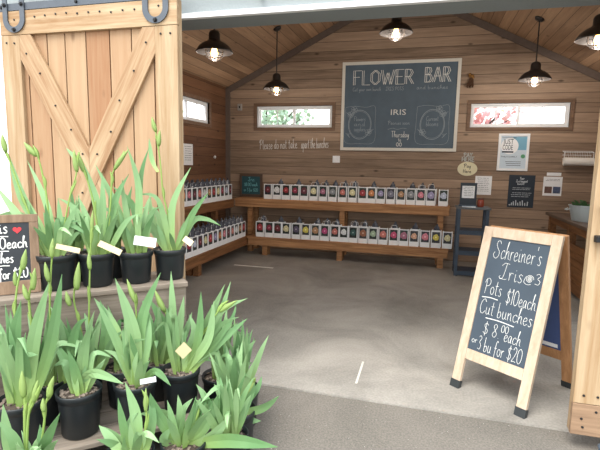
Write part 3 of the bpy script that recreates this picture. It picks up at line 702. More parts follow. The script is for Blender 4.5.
wf = lambda u, v, d: Vector((u, YB-.0005-d, v))
wl_ = thing('wall_lettering', 'white handwritten request lettered on the back wall below the left window', 'lettering', (-2.4, YB, 1.83))
M_WCH = plain('dull_white_paint', (232, 230, 226), .9, var=.1)
for a_ in (('Please do not take', wf, -2.97, 1.83, .17, .72, .007), ('apart the bunches', wf, -2.18, 1.855, .17, .5, .007)):
    q = MB(); write(q, *a_, slope=.04); q.build('written_words', M_WCH, wl_)
sw = thing('light_switch', 'white square switch plate at the lower left corner of the large chalkboard', 'switch', (-1.535, YB, 1.62))
bevel(panel(-1.60, -1.47, 1.615, 1.735, .008).build('cover_plate', M_WHITE, sw)); bevel(panel(-1.575, -1.545, 1.645, 1.705, .016).build('rocker', M_WHITE, sw)); bevel(panel(-1.525, -1.495, 1.645, 1.705, .016).build('rocker', M_WHITE, sw))
jb = thing('outlet_box', 'small pale wall box high in the back left corner beside the window', 'wall box', (-3.36, YB, 2.57))
bevel(panel(-3.40, -3.315, 2.53, 2.65, .03).build('cover', plain('pale_grey_plastic', (170, 164, 158), .5), jb)); panel(-3.37, -3.345, 2.57, 2.61, .034).build('slot', M_BLACK, jb)

fs_ = thing('small_chalkboard', 'small teal chalk sign leaning on the tall bench in the back corner', 'chalkboard', (-3.11, 7.97, UZ))
cbm = lambda x0, x1, z0, z1, y0, y1: MB().box((x0, y0, z0), (x1, y1, z1))
zb = UZ+.002
cbm(-3.29, -2.93, zb+.05, zb+.38, 7.98, 7.99).build('board', plain('teal_board', (42, 84, 92), .7, var=.2), fs_)
fm = MB()
for r in ((-3.33, -2.89, zb, zb+.05), (-3.33, -2.89, zb+.38, zb+.43), (-3.33, -3.29, zb+.05, zb+.38), (-2.93, -2.89, zb+.05, zb+.38)): fm.box((r[0], 7.97, r[2]), (r[1], 7.995, r[3]))
fm.build('frame', plain('greyed_wood_frame', (92, 74, 62), .7, var=.2), fs_)
lm = MB(); f2 = lambda u, v, d: Vector((u, 7.9798-d, v))
write(lm, 'Iris', f2, -3.16, zb+.29, .07, .12, .007); write(lm, '$8.00 each', f2, -3.24, zb+.2, .06, .26, .007); write(lm, 'or 3 for $20', f2, -3.25, zb+.1, .06, .28, .007)
lm.build('lettering', plain('aqua_chalk', (120, 190, 196), .9), fs_)

pc = thing('framed_poster', 'white framed poster with blue circle printed on the wall below the right window', 'poster', (1.33, YB, 1.54))
x0, x1, z0, z1 = 1.10, 1.555, 1.54, 2.125
f3 = MB()
for r in ((x0, x1, z0, z0+.035), (x0, x1, z1-.035, z1), (x0, x0+.035, z0+.035, z1-.035), (x1-.035, x1, z0+.035, z1-.035)): f3.box((r[0], YB-.025, r[2]), (r[1], YB-.001, r[3]))
f3.build('frame', M_WHITE, pc)
panel(x0+.03, x1-.03, z0+.03, z1-.03, .012).build('sheet', plain('pale_poster_paper', (206, 220, 232), .5, var=.04), pc)
pf = lambda u, v, d: Vector((u, YB-.0122-d, v))
q = MB(); q.add([pf(a, c, .0005) for a, c in ((x1-.24, 1.87), (x1-.04, 1.87), (x1-.04, z1-.05), (x1-.24, z1-.05))], [(0, 1, 2, 3)]); q.build('blue_field', plain('sky_blue_print', (120, 174, 200), .5, var=.06), pc)
q = MB(); ring = [pf(1.27+.13*math.cos(t*.2618), 1.93+.13*math.sin(t*.2618), .001) for t in range(24)]; q.add(ring, [tuple(range(24))]); q.build('white_disc', M_WHITE, pc)
q = MB(); ring = [pf(1.475+.032*math.cos(t*.2618), 1.77+.032*math.sin(t*.2618), .001) for t in range(24)]; q.add(ring, [tuple(range(24))]); q.build('green_seal', plain('green_print', (96, 160, 120), .5), pc)
q = MB(); pf2 = lambda u, v, d: Vector((u, YB-.0138-d, v)); printed('JUST', pf2, 1.25, 1.96, .115, q, .15); printed('CODE', pf2, 1.24, 1.87, .115, q, .15)
q.add([pf2(a, c, 0) for a, c in ((1.16, 1.825), (1.33, 1.825), (1.33, 1.85), (1.16, 1.85))], [(0, 1, 2, 3)]); printed("THAT'S FAMILY", pf2, 1.27, 1.75, .035, q, .24)
for k in range(3): q.add([pf2(a, c, 0) for a, c in ((1.22+.01*k, 1.68-.03*k), (1.45, 1.68-.03*k), (1.45, 1.687-.03*k), (1.22+.01*k, 1.687-.03*k))], [(0, 1, 2, 3)])
q.add([pf2(a, c, 0) for a, c in ((1.15, 2.055), (1.36, 2.055), (1.36, 2.063), (1.15, 2.063))], [(0, 1, 2, 3)])
q.build('print', plain('navy_ink', (44, 56, 76), .6), pc)

def lines(mb, fn, x0, x1, zs, th, rng):
    for z in zs:
        a = x0+rng.uniform(0, .12)*(x1-x0); c = x1-rng.uniform(0, .12)*(x1-x0)
        while a < c:
            wl = min(c-a, rng.uniform(.02, .06)); ribbon(mb, [(a, z), (a+wl, z)], fn, th); a += wl+.008
rng0 = random.Random(5)
bs = thing('dark_poster', 'dark navy poster with white print pinned right of the white notice', 'poster', (1.49, YB, .955))
panel(1.30, 1.685, .955, 1.475, .006).build('sheet', plain('navy_poster', (40, 50, 62), .6, var=.1), bs)
q = MB(); pf = lambda u, v, d: Vector((u, YB-.0062-d, v))
write(q, 'Your', pf, 1.46, 1.405, .04, .07, .006); write(q, 'Iris bouquet', pf, 1.41, 1.36, .04, .17, .006); write(q, 'bunch', pf, 1.43, 1.32, .04, .1, .006)
lines(q, pf, 1.34, 1.65, (1.27, 1.245, 1.19, 1.16, 1.13), .007, rng0)
for k in range(8):
    x = 1.36+.034*k; ribbon(q, [(x, .985), (x+rng0.uniform(-.01, .01), 1.03+.02*(k % 3))], pf, .016)
ribbon(q, [(1.33, .985), (1.34, 1.0)], pf, .02); q.build('print', plain('pale_print', (196, 204, 210), .7), bs)
wp = thing('paper_notice', 'white paper notice on the wall right of the dark clip stand', 'paper', (.91, YB, 1.14))
panel(.79, 1.045, 1.14, 1.445, .003).build('sheet', M_WHITE, wp)
q = MB(); pf = lambda u, v, d: Vector((u, YB-.0032-d, v)); lines(q, pf, .82, 1.01, [1.41-.03*k for k in range(8)], .006, rng0); q.build('print', plain('grey_ink', (120, 124, 130), .7), wp)
pp = thing('photo_sheet', 'white sheet with two small photographs on the wall near the towel holder', 'paper', (1.94, YB, 1.16))
panel(1.805, 2.075, 1.16, 1.46, .003).build('sheet', M_WHITE, pp); panel(1.845, 2.05, 1.475, 1.525, .003).build('title_strip', M_WHITE, pp)
panel(1.83, 1.935, 1.2, 1.305, .005).build('photograph', plain('photo_print_a', (110, 84, 76), .4, var=.7, scale=30), pp); panel(1.95, 2.055, 1.2, 1.305, .005).build('photograph', plain('photo_print_b', (80, 92, 120), .4, var=.7, scale=30), pp)
q = MB(); lines(q, pf, 1.83, 2.05, (1.42, 1.40), .006, rng0); q.build('print', plain('grey_ink', (120, 124, 130), .7), pp)

ov = thing('oval_sign', 'cream oval sign reading Pay Here on the back wall', 'sign', (.655, YB, 1.45))
n = 32; ring = [(.655+.155*math.cos(2*math.pi*k/n), 1.555+.115*math.sin(2*math.pi*k/n)) for k in range(n)]
bevel(MB().prism(ring, lambda u, v, d: Vector((u, YB-.002-d, v)), .014).build('plaque', plain('cream_enamel', (226, 218, 184), .5, var=.05), ov), .003)
q = MB(); of = lambda u, v, d: Vector((u, YB-.0165-d, v)); write(q, 'Pay', of, .60, 1.575, .06, .11, .008); write(q, 'Here'.replace('H', 'H'), of, .59, 1.49, .06, .13, .008); q.build('lettering', plain('brown_ink', (96, 90, 80), .7), ov)
ps = MB(); qf = lambda u, v, d: Vector((u, YB-.002-d*6, v))
write(ps, 'PAY'.replace('Y', 'y') if 'Y' not in G else 'PAY', qf, .585, 1.745, .07, .14, .016, curve=False); write(ps, 'HERE', qf, .56, 1.675, .075, .2, .018, curve=False)
tag(ps.build('letter_sign', plain('pale_tin', (196, 198, 194), .5, .2), loc=(.66, YB, 1.68)), 'pale cut-out letters reading Pay Here above the cream oval sign', 'sign')

wh = thing('paper_towel_holder', 'white wire paper towel holder high on the back wall near the counter', 'towel holder', (2.24, YB, 1.62))
q = MB(); 
for x in (2.04, 2.44): q.tube([(x, YB-.005, 1.86), (x, YB-.11, 1.84), (x, YB-.11, 1.70)], .005, 6)
for z, y in ((1.86, .006), (1.84, .11), (1.80, .004), (1.74, .004)): q.tube([(2.04, YB-y, z), (2.44, YB-y, z)], .004, 6)
for k in range(1, 12): q.tube([(2.04+.4*k/12, YB-.006, 1.86), (2.04+.4*(k+.8)/12, YB-.006, 1.74)], .0022, 5)
q.build('wire_frame', M_WHITE, wh)
q = MB().lathe([(.018, 0), (.062, 0), (.062, .41), (.018, .41), (.018, 0)], 24, (2.035, YB-.11, 1.70), Matrix.Rotation(math.pi/2, 3, 'Y')); q.build('towel_roll', plain('paper_towel', (236, 232, 226), .9, var=.03), wh, smooth=False)
ws = thing('hanging_bunch', 'dark dried bunch hanging on the wall right of the large chalkboard', 'dried flowers', (.62, YB, 2.86))
q = MB(); rg = random.Random(8)
for k in range(26):
    a = rg.uniform(-.05, .05); q.tube([(.62, YB-.012, 3.06), (.62+a*.6, YB-.03, 2.97), (.60+a*1.2, YB-.02-rg.uniform(0, .04), 2.86+rg.uniform(-.03, .03))], [.004, .007, .004], 5)
q.build('stems', plain('dried_brown', (84, 58, 40), .9, var=.4), ws); q = MB()
for k in range(16):
    a = rg.uniform(0, 6.28); q.lathe([(0, -.02), (.02, 0), (0, .022)], 6, (.62+.03*math.cos(a), YB-.03+.015*math.sin(a), 3.03+rg.uniform(-.03, .04)))
q.build('heads', plain('dried_gold', (150, 108, 56), .9, var=.4), ws)
lp = thing('wall_paper', 'tall narrow paper notice pinned on the left wall above the side bench', 'paper', (XL, 6.6, 1.53))
MB().box((XL+.001, 6.42, 1.53), (XL+.004, 6.72, 1.86)).build('sheet', M_WHITE, lp); q = MB(); lines(q, lambda u, v, d: Vector((XL+.0042+d, u, v)), 6.45, 6.69, [1.82-.035*k for k in range(7)], .007, rng0); q.build('print', plain('grey_ink', (120, 124, 130), .7), lp)
kb = on(0, XL, 214, 157)
kn = thing('wall_peg', 'small white round peg on the left wall near the corner', 'peg', (XL, kb.y, kb.z))
MB().lathe([(0, .035), (.022, .03), (.03, .018), (.014, .008), (.018, 0)], 14, (XL, kb.y, kb.z), Matrix.Rotation(math.pi/2, 3, 'Y')).build('peg_disc', M_WHITE, kn, smooth=True)

# ------------------------------------------------------------------ pendant barn lamps
M_BRONZE = plain('dark_bronze', (66, 62, 60), .4, .6)
M_BULB = emit('warm_filament_bulb', (255, 186, 104), 7.0)
def pendant(x, y, z, label):
    """z = rim of the shade."""
    t = thing('pendant_lamp', label, 'pendant lamp', (x, y, z), 0, 'barn pendant lamps'); zc = roof_z(x)
    tilt = 0 if abs(x-XM) < .05 else (1 if x > XM else -1)*math.atan(SLOPE)
    MB().lathe([(0, -.035), (.05, -.03), (.062, -.012), (.064, .0), (0, 0)], 20, (x, y, zc-.002-(.02 if not tilt else 0)), Matrix.Rotation(tilt, 3, 'Y')).build('canopy', M_BRONZE, t, smooth=True)
    MB().tube([(x, y, zc-.03), (x, y, z+.235)], .009, 8).build('rod', M_BRONZE, t)
    sh = MB().lathe([(.2, 0), (.205, .004), (.198, .02), (.17, .062), (.125, .098), (.082, .118), (.064, .135), (.062, .2), (.05, .225), (.02, .24), (.0, .242)], 32, (x, y, z))
    sh.lathe([(.2, 0), (.192, .018), (.165, .056), (.12, .09), (.06, .112), (.0, .115)], 32, (x, y, z)); sh.build('lamp_shade', M_BRONZE, t, smooth=True)
    cg = MB()
    for k in range(8):
        a = k*math.pi/4; c, s_ = math.cos(a), math.sin(a)
        cg.tube([(x+.1*c, y+.1*s_, z+.07), (x+.098*c, y+.098*s_, z-.02), (x+.075*c, y+.075*s_, z-.065), (x+.015*c, y+.015*s_, z-.085)], .003, 5)
    for r, dz in ((.099, -.005), (.09, -.042)):
        cg.tube([(x+r*math.cos(q*math.pi/10), y+r*math.sin(q*math.pi/10), z+dz) for q in range(21)], .003, 5, cap=False)
    cg.build('wire_cage', M_BRONZE, t)
    MB().lathe([(.016, .09), (.018, .06), (.034, .02), (.04, -.005), (.032, -.035), (.0, -.05)], 16, (x, y, z)).build('bulb', M_BULB, t, smooth=True)
    l = bpy.data.objects.new('bulb_light', bpy.data.lights.new('bulb_light', 'POINT')); COL.objects.link(l); l.data.energy = 6*1.2 if x < -1 else 13; l.data.color = (1, .93, .84); l.data.shadow_soft_size = .045
    l.parent = t; l.location = (0, 0, -.11)
pendant(-2.33, 4.85, 2.79, 'dark barn pendant lamp with wire cage nearest the sliding door')
pendant(-2.28, 6.9, 2.71, 'dark barn pendant lamp hung in front of the left back window')
pendant(XM+.065, 6.0, 3.20, 'dark barn pendant lamp hung above the top of the large chalkboard')
pendant(1.35, 7.0, 2.77, 'dark barn pendant lamp hung above the right back window')
pendant(1.55, 5.25, 2.84, 'dark barn pendant lamp cut by the edge of the view, above the counter')

# ------------------------------------------------------------------ blue shelf with its things
M_BLUE = plain('dark_blue_paint', (58, 72, 88), .55, var=.25, scale=14)
su = thing('shelf_unit', 'narrow dark blue open shelf unit standing right of the bag benches', 'shelf unit', (.69, 7.13, 0))
sx0, sx1, sy0, sy1, sz = .475, .905, 6.95, 7.32, .985
for x in (sx0, sx1-.045):
    for y in (sy0, sy1-.045): bevel(MB().box((x, y, 0), (x+.045, y+.045, sz)).build('post', M_BLUE, su), .003)
bevel(MB().box((sx0-.02, sy0-.02, sz+.001), (sx1+.02, sy1+.02, sz+.026)).build('top_board', plain('worn_grey_top', (92, 96, 100), .6, var=.2), su), .004)
for z in (.06, .36, .66):
    sb = MB()
    for k in range(3): sb.box((sx0+.004, sy0+.01+k*.118, z), (sx1-.004, sy0+.12+k*.118, z+.018))
    sb.build('shelf_board', M_BLUE, su)
    MB().box((sx0+.046, sy0+.004, z-.045), (sx1-.046, sy0+.022, z-.001)).box((sx0+.004, sy0+.046, z-.045), (sx0+.022, sy1-.046, z-.001)).box((sx1-.022, sy0+.046, z-.045), (sx1-.004, sy1-.046, z-.001)).build('shelf_rail', M_BLUE, su)
zt = sz+.0265
cs = thing('clip_stand', 'dark board stand holding a white note on top of the blue shelf unit', 'stand', (.62, 7.2, zt))
MB().box((.51, 7.2, zt), (.74, 7.215, zt+.345)).build('back_board', plain('slate_board', (54, 62, 72), .6, var=.2), cs)
MB().box((.50, 7.14, zt), (.75, 7.26, zt+.02)).build('base', M_BLUE, cs)
MB().box((.535, 7.196, zt+.12), (.71, 7.1995, zt+.30)).build('note', M_WHITE, cs); q = MB(); lines(q, lambda u, v, d: Vector((u, 7.1958-d, v)), .55, .70, [zt+.28-.025*k for k in range(6)], .006, rng0); q.build('print', plain('grey_ink', (120, 124, 130), .7), cs)
jr = thing('red_jar', 'small red brown jar on the blue shelf unit beside the dark stand', 'jar', (.80, 7.16, zt))
MB().lathe([(0, 0), (.042, 0), (.046, .01), (.046, .09), (.036, .108), (0, .108)], 18, (.80, 7.16, zt)).build('jar_body', plain('red_glass', (150, 70, 52), .25), jr, smooth=True); MB().lathe([(0, .1085), (.04, .1085), (.04, .13), (0, .132)], 18, (.80, 7.16, zt)).build('lid', plain('brown_lid', (110, 70, 56), .5), jr)
pl = thing('leaflet_pile', 'low pile of pale leaflets lying on the blue shelf unit', 'papers', (.62, 7.03, zt))
for k in range(3):
    M = Matrix.Translation((.63, 7.035, zt+.0045*k)) @ Matrix.Rotation(.1*k-.1, 4, 'Z'); MB().box((-.09, -.05, 0), (.09, .05, .004), M).build('leaflet', M_WHITE if k < 2 else plain('pale_blue_paper', (180, 196, 210), .6), pl)

# ------------------------------------------------------------------ counter along the right wall, tub on it
M_CTR = wood('counter_lumber', (104, 70, 44), (160, 112, 72), None, grain='Y', knots=.5, coord='POS')
ct = thing('counter', 'dark brown wooden counter along the right wall under the paper towel holder', 'counter', (2.2, 6.6, 0))
q = MB()
for k in range(5): q.box((1.80+.155*k, 5.55, .89), (1.952+.155*k, 7.72, .93))
bevel(q.build('counter_top', plain('dark_counter_boards', (96, 78, 64), .5, var=.25, scale=9), ct), .004)
for y in (5.62, 6.62, 7.58):
    for x in (1.84, 2.46): MB().box((x, y, 0), (x+.09, y+.09, .889)).build('leg', M_CTR, ct)
for y0_, y1_ in ((5.712, 6.618), (6.712, 7.578)):
    MB().box((1.845, y0_, .79), (1.885, y1_, .888)).build('apron', M_CTR, ct); MB().box((1.845, y0_, .06), (1.875, y1_, .20)).build('bottom_rail', M_CTR, ct)
    q = MB()
    for k in range(5): q.box((1.86, y0_, .205+.088*k), (1.88, y1_, .205+.088*k+.082))
    q.build('slat_front', M_CTR, ct)
MB().box((1.95, 5.65, .15), (2.5, 7.6, .17)).build('bottom_shelf', M_CTR, ct)
tb = thing('metal_tub', 'galvanized metal tub holding a green plant on the counter', 'tub', (2.08, 6.58, .9305))
M_GALV = plain('galvanized_sheet', (196, 208, 212), .4, .45, var=.1, scale=9)
tm = Matrix.Diagonal((1.35, 1, 1))
q = MB().lathe([(0, .004), (.17, 0), (.175, .01), (.205, .19), (.212, .195), (.212, .205), (.2, .205), (.168, .02), (0, .02)], 32, (2.08, 6.58, .9305), tm); q.build('tub_body', M_GALV, tb, smooth=False)
for sx_ in (-1, 1): MB().tube([(2.08+sx_*.278, 6.53, 1.09), (2.08+sx_*.315, 6.54, 1.07), (2.08+sx_*.315, 6.62, 1.07), (2.08+sx_*.278, 6.63, 1.09)], .006, 6).build('handle', M_GALV, tb)
MB().lathe([(0, .175), (.195, .17)], 24, (2.08, 6.58, .9305), tm).build('soil', M_SOIL, tb)

def leaf(mb, pts, wmax, roll=0.0, n=9, fold=.22, thick=.0022):
    """Sword leaf along a smooth path: closed lens section, widest low down, pointed tip."""
    pts = crom([tuple(p) for p in pts], 6) if len(pts) > 2 else [tuple(Vector(pts[0]).lerp(Vector(pts[1]), k/6)) for k in range(7)]
    P = [Vector(p) for p in pts]; L_ = [0]
    for i in range(1, len(P)): L_.append(L_[-1]+(P[i]-P[i-1]).length)
    T = L_[-1] or 1; vs = []; fs = []; al = []; prev = None
    for i, p in enumerate(P):
        t = L_[i]/T; d = (P[min(i+1, len(P)-1)]-P[max(i-1, 0)]).normalized()
        view = (Vector(EYE)-P[0]).normalized(); view = Vector((view.x, view.y, .25)).normalized()
        x = d.cross(view)
        if x.length < .1: x = prev or Vector((1, 0, 0))
        x.normalize(); x = Matrix.Rotation(roll, 3, d) @ x
        if prev is not None and x.dot(prev) < 0: x = -x
        prev = x; nrm = x.cross(d)
        wv = wmax*(.55+.45*min(1, t/.35))*(1 if t < .45 else max(0.02, 1-((t-.45)/.55)**1.9))*.5
        vs += [p-x*wv+nrm*wv*fold, p+nrm*thick, p+x*wv+nrm*wv*fold, p-nrm*thick]; al += [t]*4
    m = len(P)
    for i in range(m-1):
        for k in range(4): fs.append((i*4+k, i*4+(k+1) % 4, i*4+4+(k+1) % 4, i*4+4+k))
    fs += [(3, 2, 1, 0), tuple((m-1)*4+k for k in range(4))]
    mb.add(vs, fs, al)
rg = random.Random(31); q = MB()
for k in range(60):
    a = rg.uniform(0, 6.28); r = rg.uniform(.02, .2); b0 = Vector((2.08+r*math.cos(a)*1.2, 6.58+r*math.sin(a)*.8, 1.08)); h = rg.uniform(.03, .13)
    leaf(q, [b0, b0+Vector((.02*math.cos(a), .02*math.sin(a), h*.7)), b0+Vector((.06*math.cos(a), .06*math.sin(a), h))], .04, rg.uniform(-.6, .6))
q.build('foliage', leaf_mat('dark_green_leaf', (52, 88, 56), (92, 130, 84), (80, 120, 70)), tb)

# ------------------------------------------------------------------ streaks on the floor
M_SUNSTREAK = plain('white_sun_streak', (236, 234, 226), .7, var=.05)
tag(bevel(MB().box((-2.81, 6.485, .0005), (-2.165, 6.53, .003)).build('sun_scuff_streak', M_SUNSTREAK, loc=(-2.48, 6.5, 0)), .001), 'painted white sun streak on the dark floor in front of the low back bench', 'painted sun streak')  # streak of sunlight on the floor, painted as a thin white strip
tag(bevel(MB().box((-.418, 3.19, .0005), (-.402, 3.58, .002)).build('sun_scuff_streak', plain('worn_white_scuff', (206, 202, 192), .8, var=.1), loc=(-.41, 3.38, 0)), .0005), 'thin worn white scuff on the floor just inside the doorway', 'painted sun streak')  # pale scuff mark modelled as a thin raised strip

# ------------------------------------------------------------------ sandwich board
FLp, FRp, BRp = Vector((.257, 3.376, 0)), Vector((.693, 3.037, 0)), Vector((1.129, 3.602, 0))
BLp = FLp+BRp-FRp; SH = 1.138
ab = thing('sandwich_board', 'pale wood framed chalk sandwich board standing open on the concrete', 'sandwich board', (FLp+BRp)/2, math.atan2(FRp.y-FLp.y, FRp.x-FLp.x))
uu = (FRp-FLp).normalized(); WD = (FRp-FLp).length
def side(f0, b0):
    top = (f0+b0)/2+Vector((0, 0, SH))+(f0-b0).normalized()*.05; vv = (top-f0).normalized(); nn = uu.cross(vv)
    if nn.dot(f0-b0) < 0: nn = -nn
    return lambda u, v, d: f0+uu*u+vv*v+nn*d
Ff, Bf = side(FLp, BLp), side(BLp, FLp)
def slab(mb, fn, u0, u1, v0, v1, d0, d1):
    c = [fn(a, b, d) for d in (d0, d1) for a, b in ((u0, v0), (u1, v0), (u1, v1), (u0, v1))]
    return mb.add(c, [(3, 2, 1, 0), (4, 5, 6, 7), (0, 1, 5, 4), (1, 2, 6, 5), (2, 3, 7, 6), (3, 0, 4, 7)])
SL = math.hypot(SH, (FRp-BRp).length/2)
M_PALE = wood('pale_pine_frame', (178, 155, 132), (204, 185, 164), None, grain='Z', knots=.25, coord='POS')
M_PALE_D = wood('brown_pine_frame', (150, 108, 72), (190, 142, 100), None, grain='Z', knots=.25, coord='POS')
M_FOOT = plain('black_foot_cap', (42, 46, 48), .6)
for fn, mw, rear in ((Ff, M_PALE, False), (Bf, M_PALE_D, True)):
    e = .066; nm = 'rear_' if rear else ''
    for u0 in (0, WD-e):
        l = bevel(slab(MB(), fn, u0, u0+e, .055, SL+.012, -.03, 0).build(nm+'leg', mw, ab), .003)
        slab(MB(), fn, u0-.003, u0+e+.003, .0, .056, -.033, .003).build('foot_cap', M_FOOT, l)
    bevel(slab(MB(), fn, e+.001, WD-e-.001, SL-.062, SL+.012, -.029, -.001).build(nm+'top_rail', mw, ab), .003)
    bevel(slab(MB(), fn, e+.001, WD-e-.001, .225, .30, -.029, -.001).build(nm+'bottom_rail', mw, ab), .003)
    slab(MB(), fn, e+.001, WD-e-.001, .301, SL-.063, -.02, -.01).build(nm+'board', M_CHALKD if not rear else plain('blue_board_back', (62, 82, 132), .6, var=.1), ab)
for u0 in (.03, WD-.05): slab(MB(), Ff, u0, u0+.04, SL-.03, SL+.0125, -.034, -.0305).build('hinge', M_BLACK, ab)
slab(MB(), Bf, WD-.2, WD-.09, .315, .345, -.022, -.0205).build('label_sticker', M_WHITE, ab)
fb = lambda u, v, d: Ff(u, v, -.0098+d)
T_ = .0030
def chalk(*a, **k): q = MB(); write(q, *a, **k); q.build('chalk_line', M_CHALK, ab)
def mark(p, th): q = MB(); ribbon(q, p, fb, th); q.build('chalk_flourish', M_CHALK, ab)
chalk("Schreiner's", fb, .105, .985, .125, .345, T_, slope=.0)
chalk('Iris', fb, .19, .845, .115, .165, T_)
mark([(.395+.028*math.exp(-.02*k)*math.cos(k*.5)*(1-k/50), .885+.028*(1-k/50)*math.sin(k*.5)) for k in range(44)], T_); mark(crom([(.37, .9), (.36, .86), (.385, .845), (.41, .852)]), T_)
chalk('3', fb, .43, .855, .075, .045, T_)
chalk('Pots', fb, .095, .72, .11, .135, T_); mark(crom([(.09, .69), (.15, .697), (.21, .693)]), .006)
chalk('$10each', fb, .265, .685, .105, .21, T_)
chalk('Cut bunches', fb, .09, .575, .105, .385, T_); mark(crom([(.15, .55), (.25, .553), (.36, .545)]), .006)
chalk('$ 8.', fb, .15, .435, .092, .13, T_); chalk('00', fb, .28, .485, .05, .055, T_); chalk('each', fb, .31, .43, .095, .12, T_)
chalk('or', fb, .085, .355, .05, .045, T_); chalk('3 bu for $20', fb, .135, .318, .1, .325, T_)

# ------------------------------------------------------------------ display stand turned 42 degrees to the building
UD = Vector((.737, .676, 0)); VD = Vector((-.676, .737, 0)); ER = Vector((-1.393, 2.508, 0)); ROT = math.atan2(UD.y, UD.x)
PZ = .85
def disp(a, b, z): return ER+UD*a+VD*b+Vector((0, 0, z))
def dbox(mb, a0, a1, b0, b1, z0, z1):
    c = [disp(a, b, z) for z in (z0, z1) for a, b in ((a0, b0), (a1, b0), (a1, b1), (a0, b1))]
    return mb.add(c, [(3, 2, 1, 0), (4, 5, 6, 7), (0, 1, 5, 4), (1, 2, 6, 5), (2, 3, 7, 6), (3, 0, 4, 7)])
st = thing('display_stand', 'weathered plank stand holding the upper row of potted irises', 'stand', disp(-.9, .16, -.012), ROT)
q = MB()
for k in range(3): dbox(q, -1.85, 0, .0+.123*k, .12+.123*k, PZ-.03, PZ)
bevel(q.build('top_board', M_GREY, st), .003)
q = MB()
for k in range(4): dbox(q, -1.84, -.01, .012, .034, PZ-.032-.2*(k+1)+.004, PZ-.032-.2*k)
bevel(q.build('front_board', M_GREY, st), .003)
q = MB()
for a in (-.032, -1.84):
    for k in range(4): dbox(q, a, a+.022, .035, .32, PZ-.032-.2*(k+1)+.004, PZ-.032-.2*k)
q.build('end_board', M_GREY, st)
for a in (-.09, -.95, -1.8):
    for b_ in (.036, .27): dbox(MB(), a, a+.05, b_, b_+.05, -.012, PZ-.031).build('leg', M_GREY, st)
LZ = .20
lowp = thing('pallet', 'low weathered plank pallet on the ground under the front row of pots', 'pallet', disp(-.8, -.5, -.012), ROT)
q = MB(); bb = -.455
while bb < -.06: dbox(q, -2.0, .0, bb, bb+.135, LZ-.025, LZ); bb += .142
bevel(q.build('deck_board', M_GREY, lowp), .003)
for a in (-1.96, -.95, -.07): dbox(MB(), a, a+.06, -.44, -.05, -.012, LZ-.026).build('runner', M_GREY, lowp)

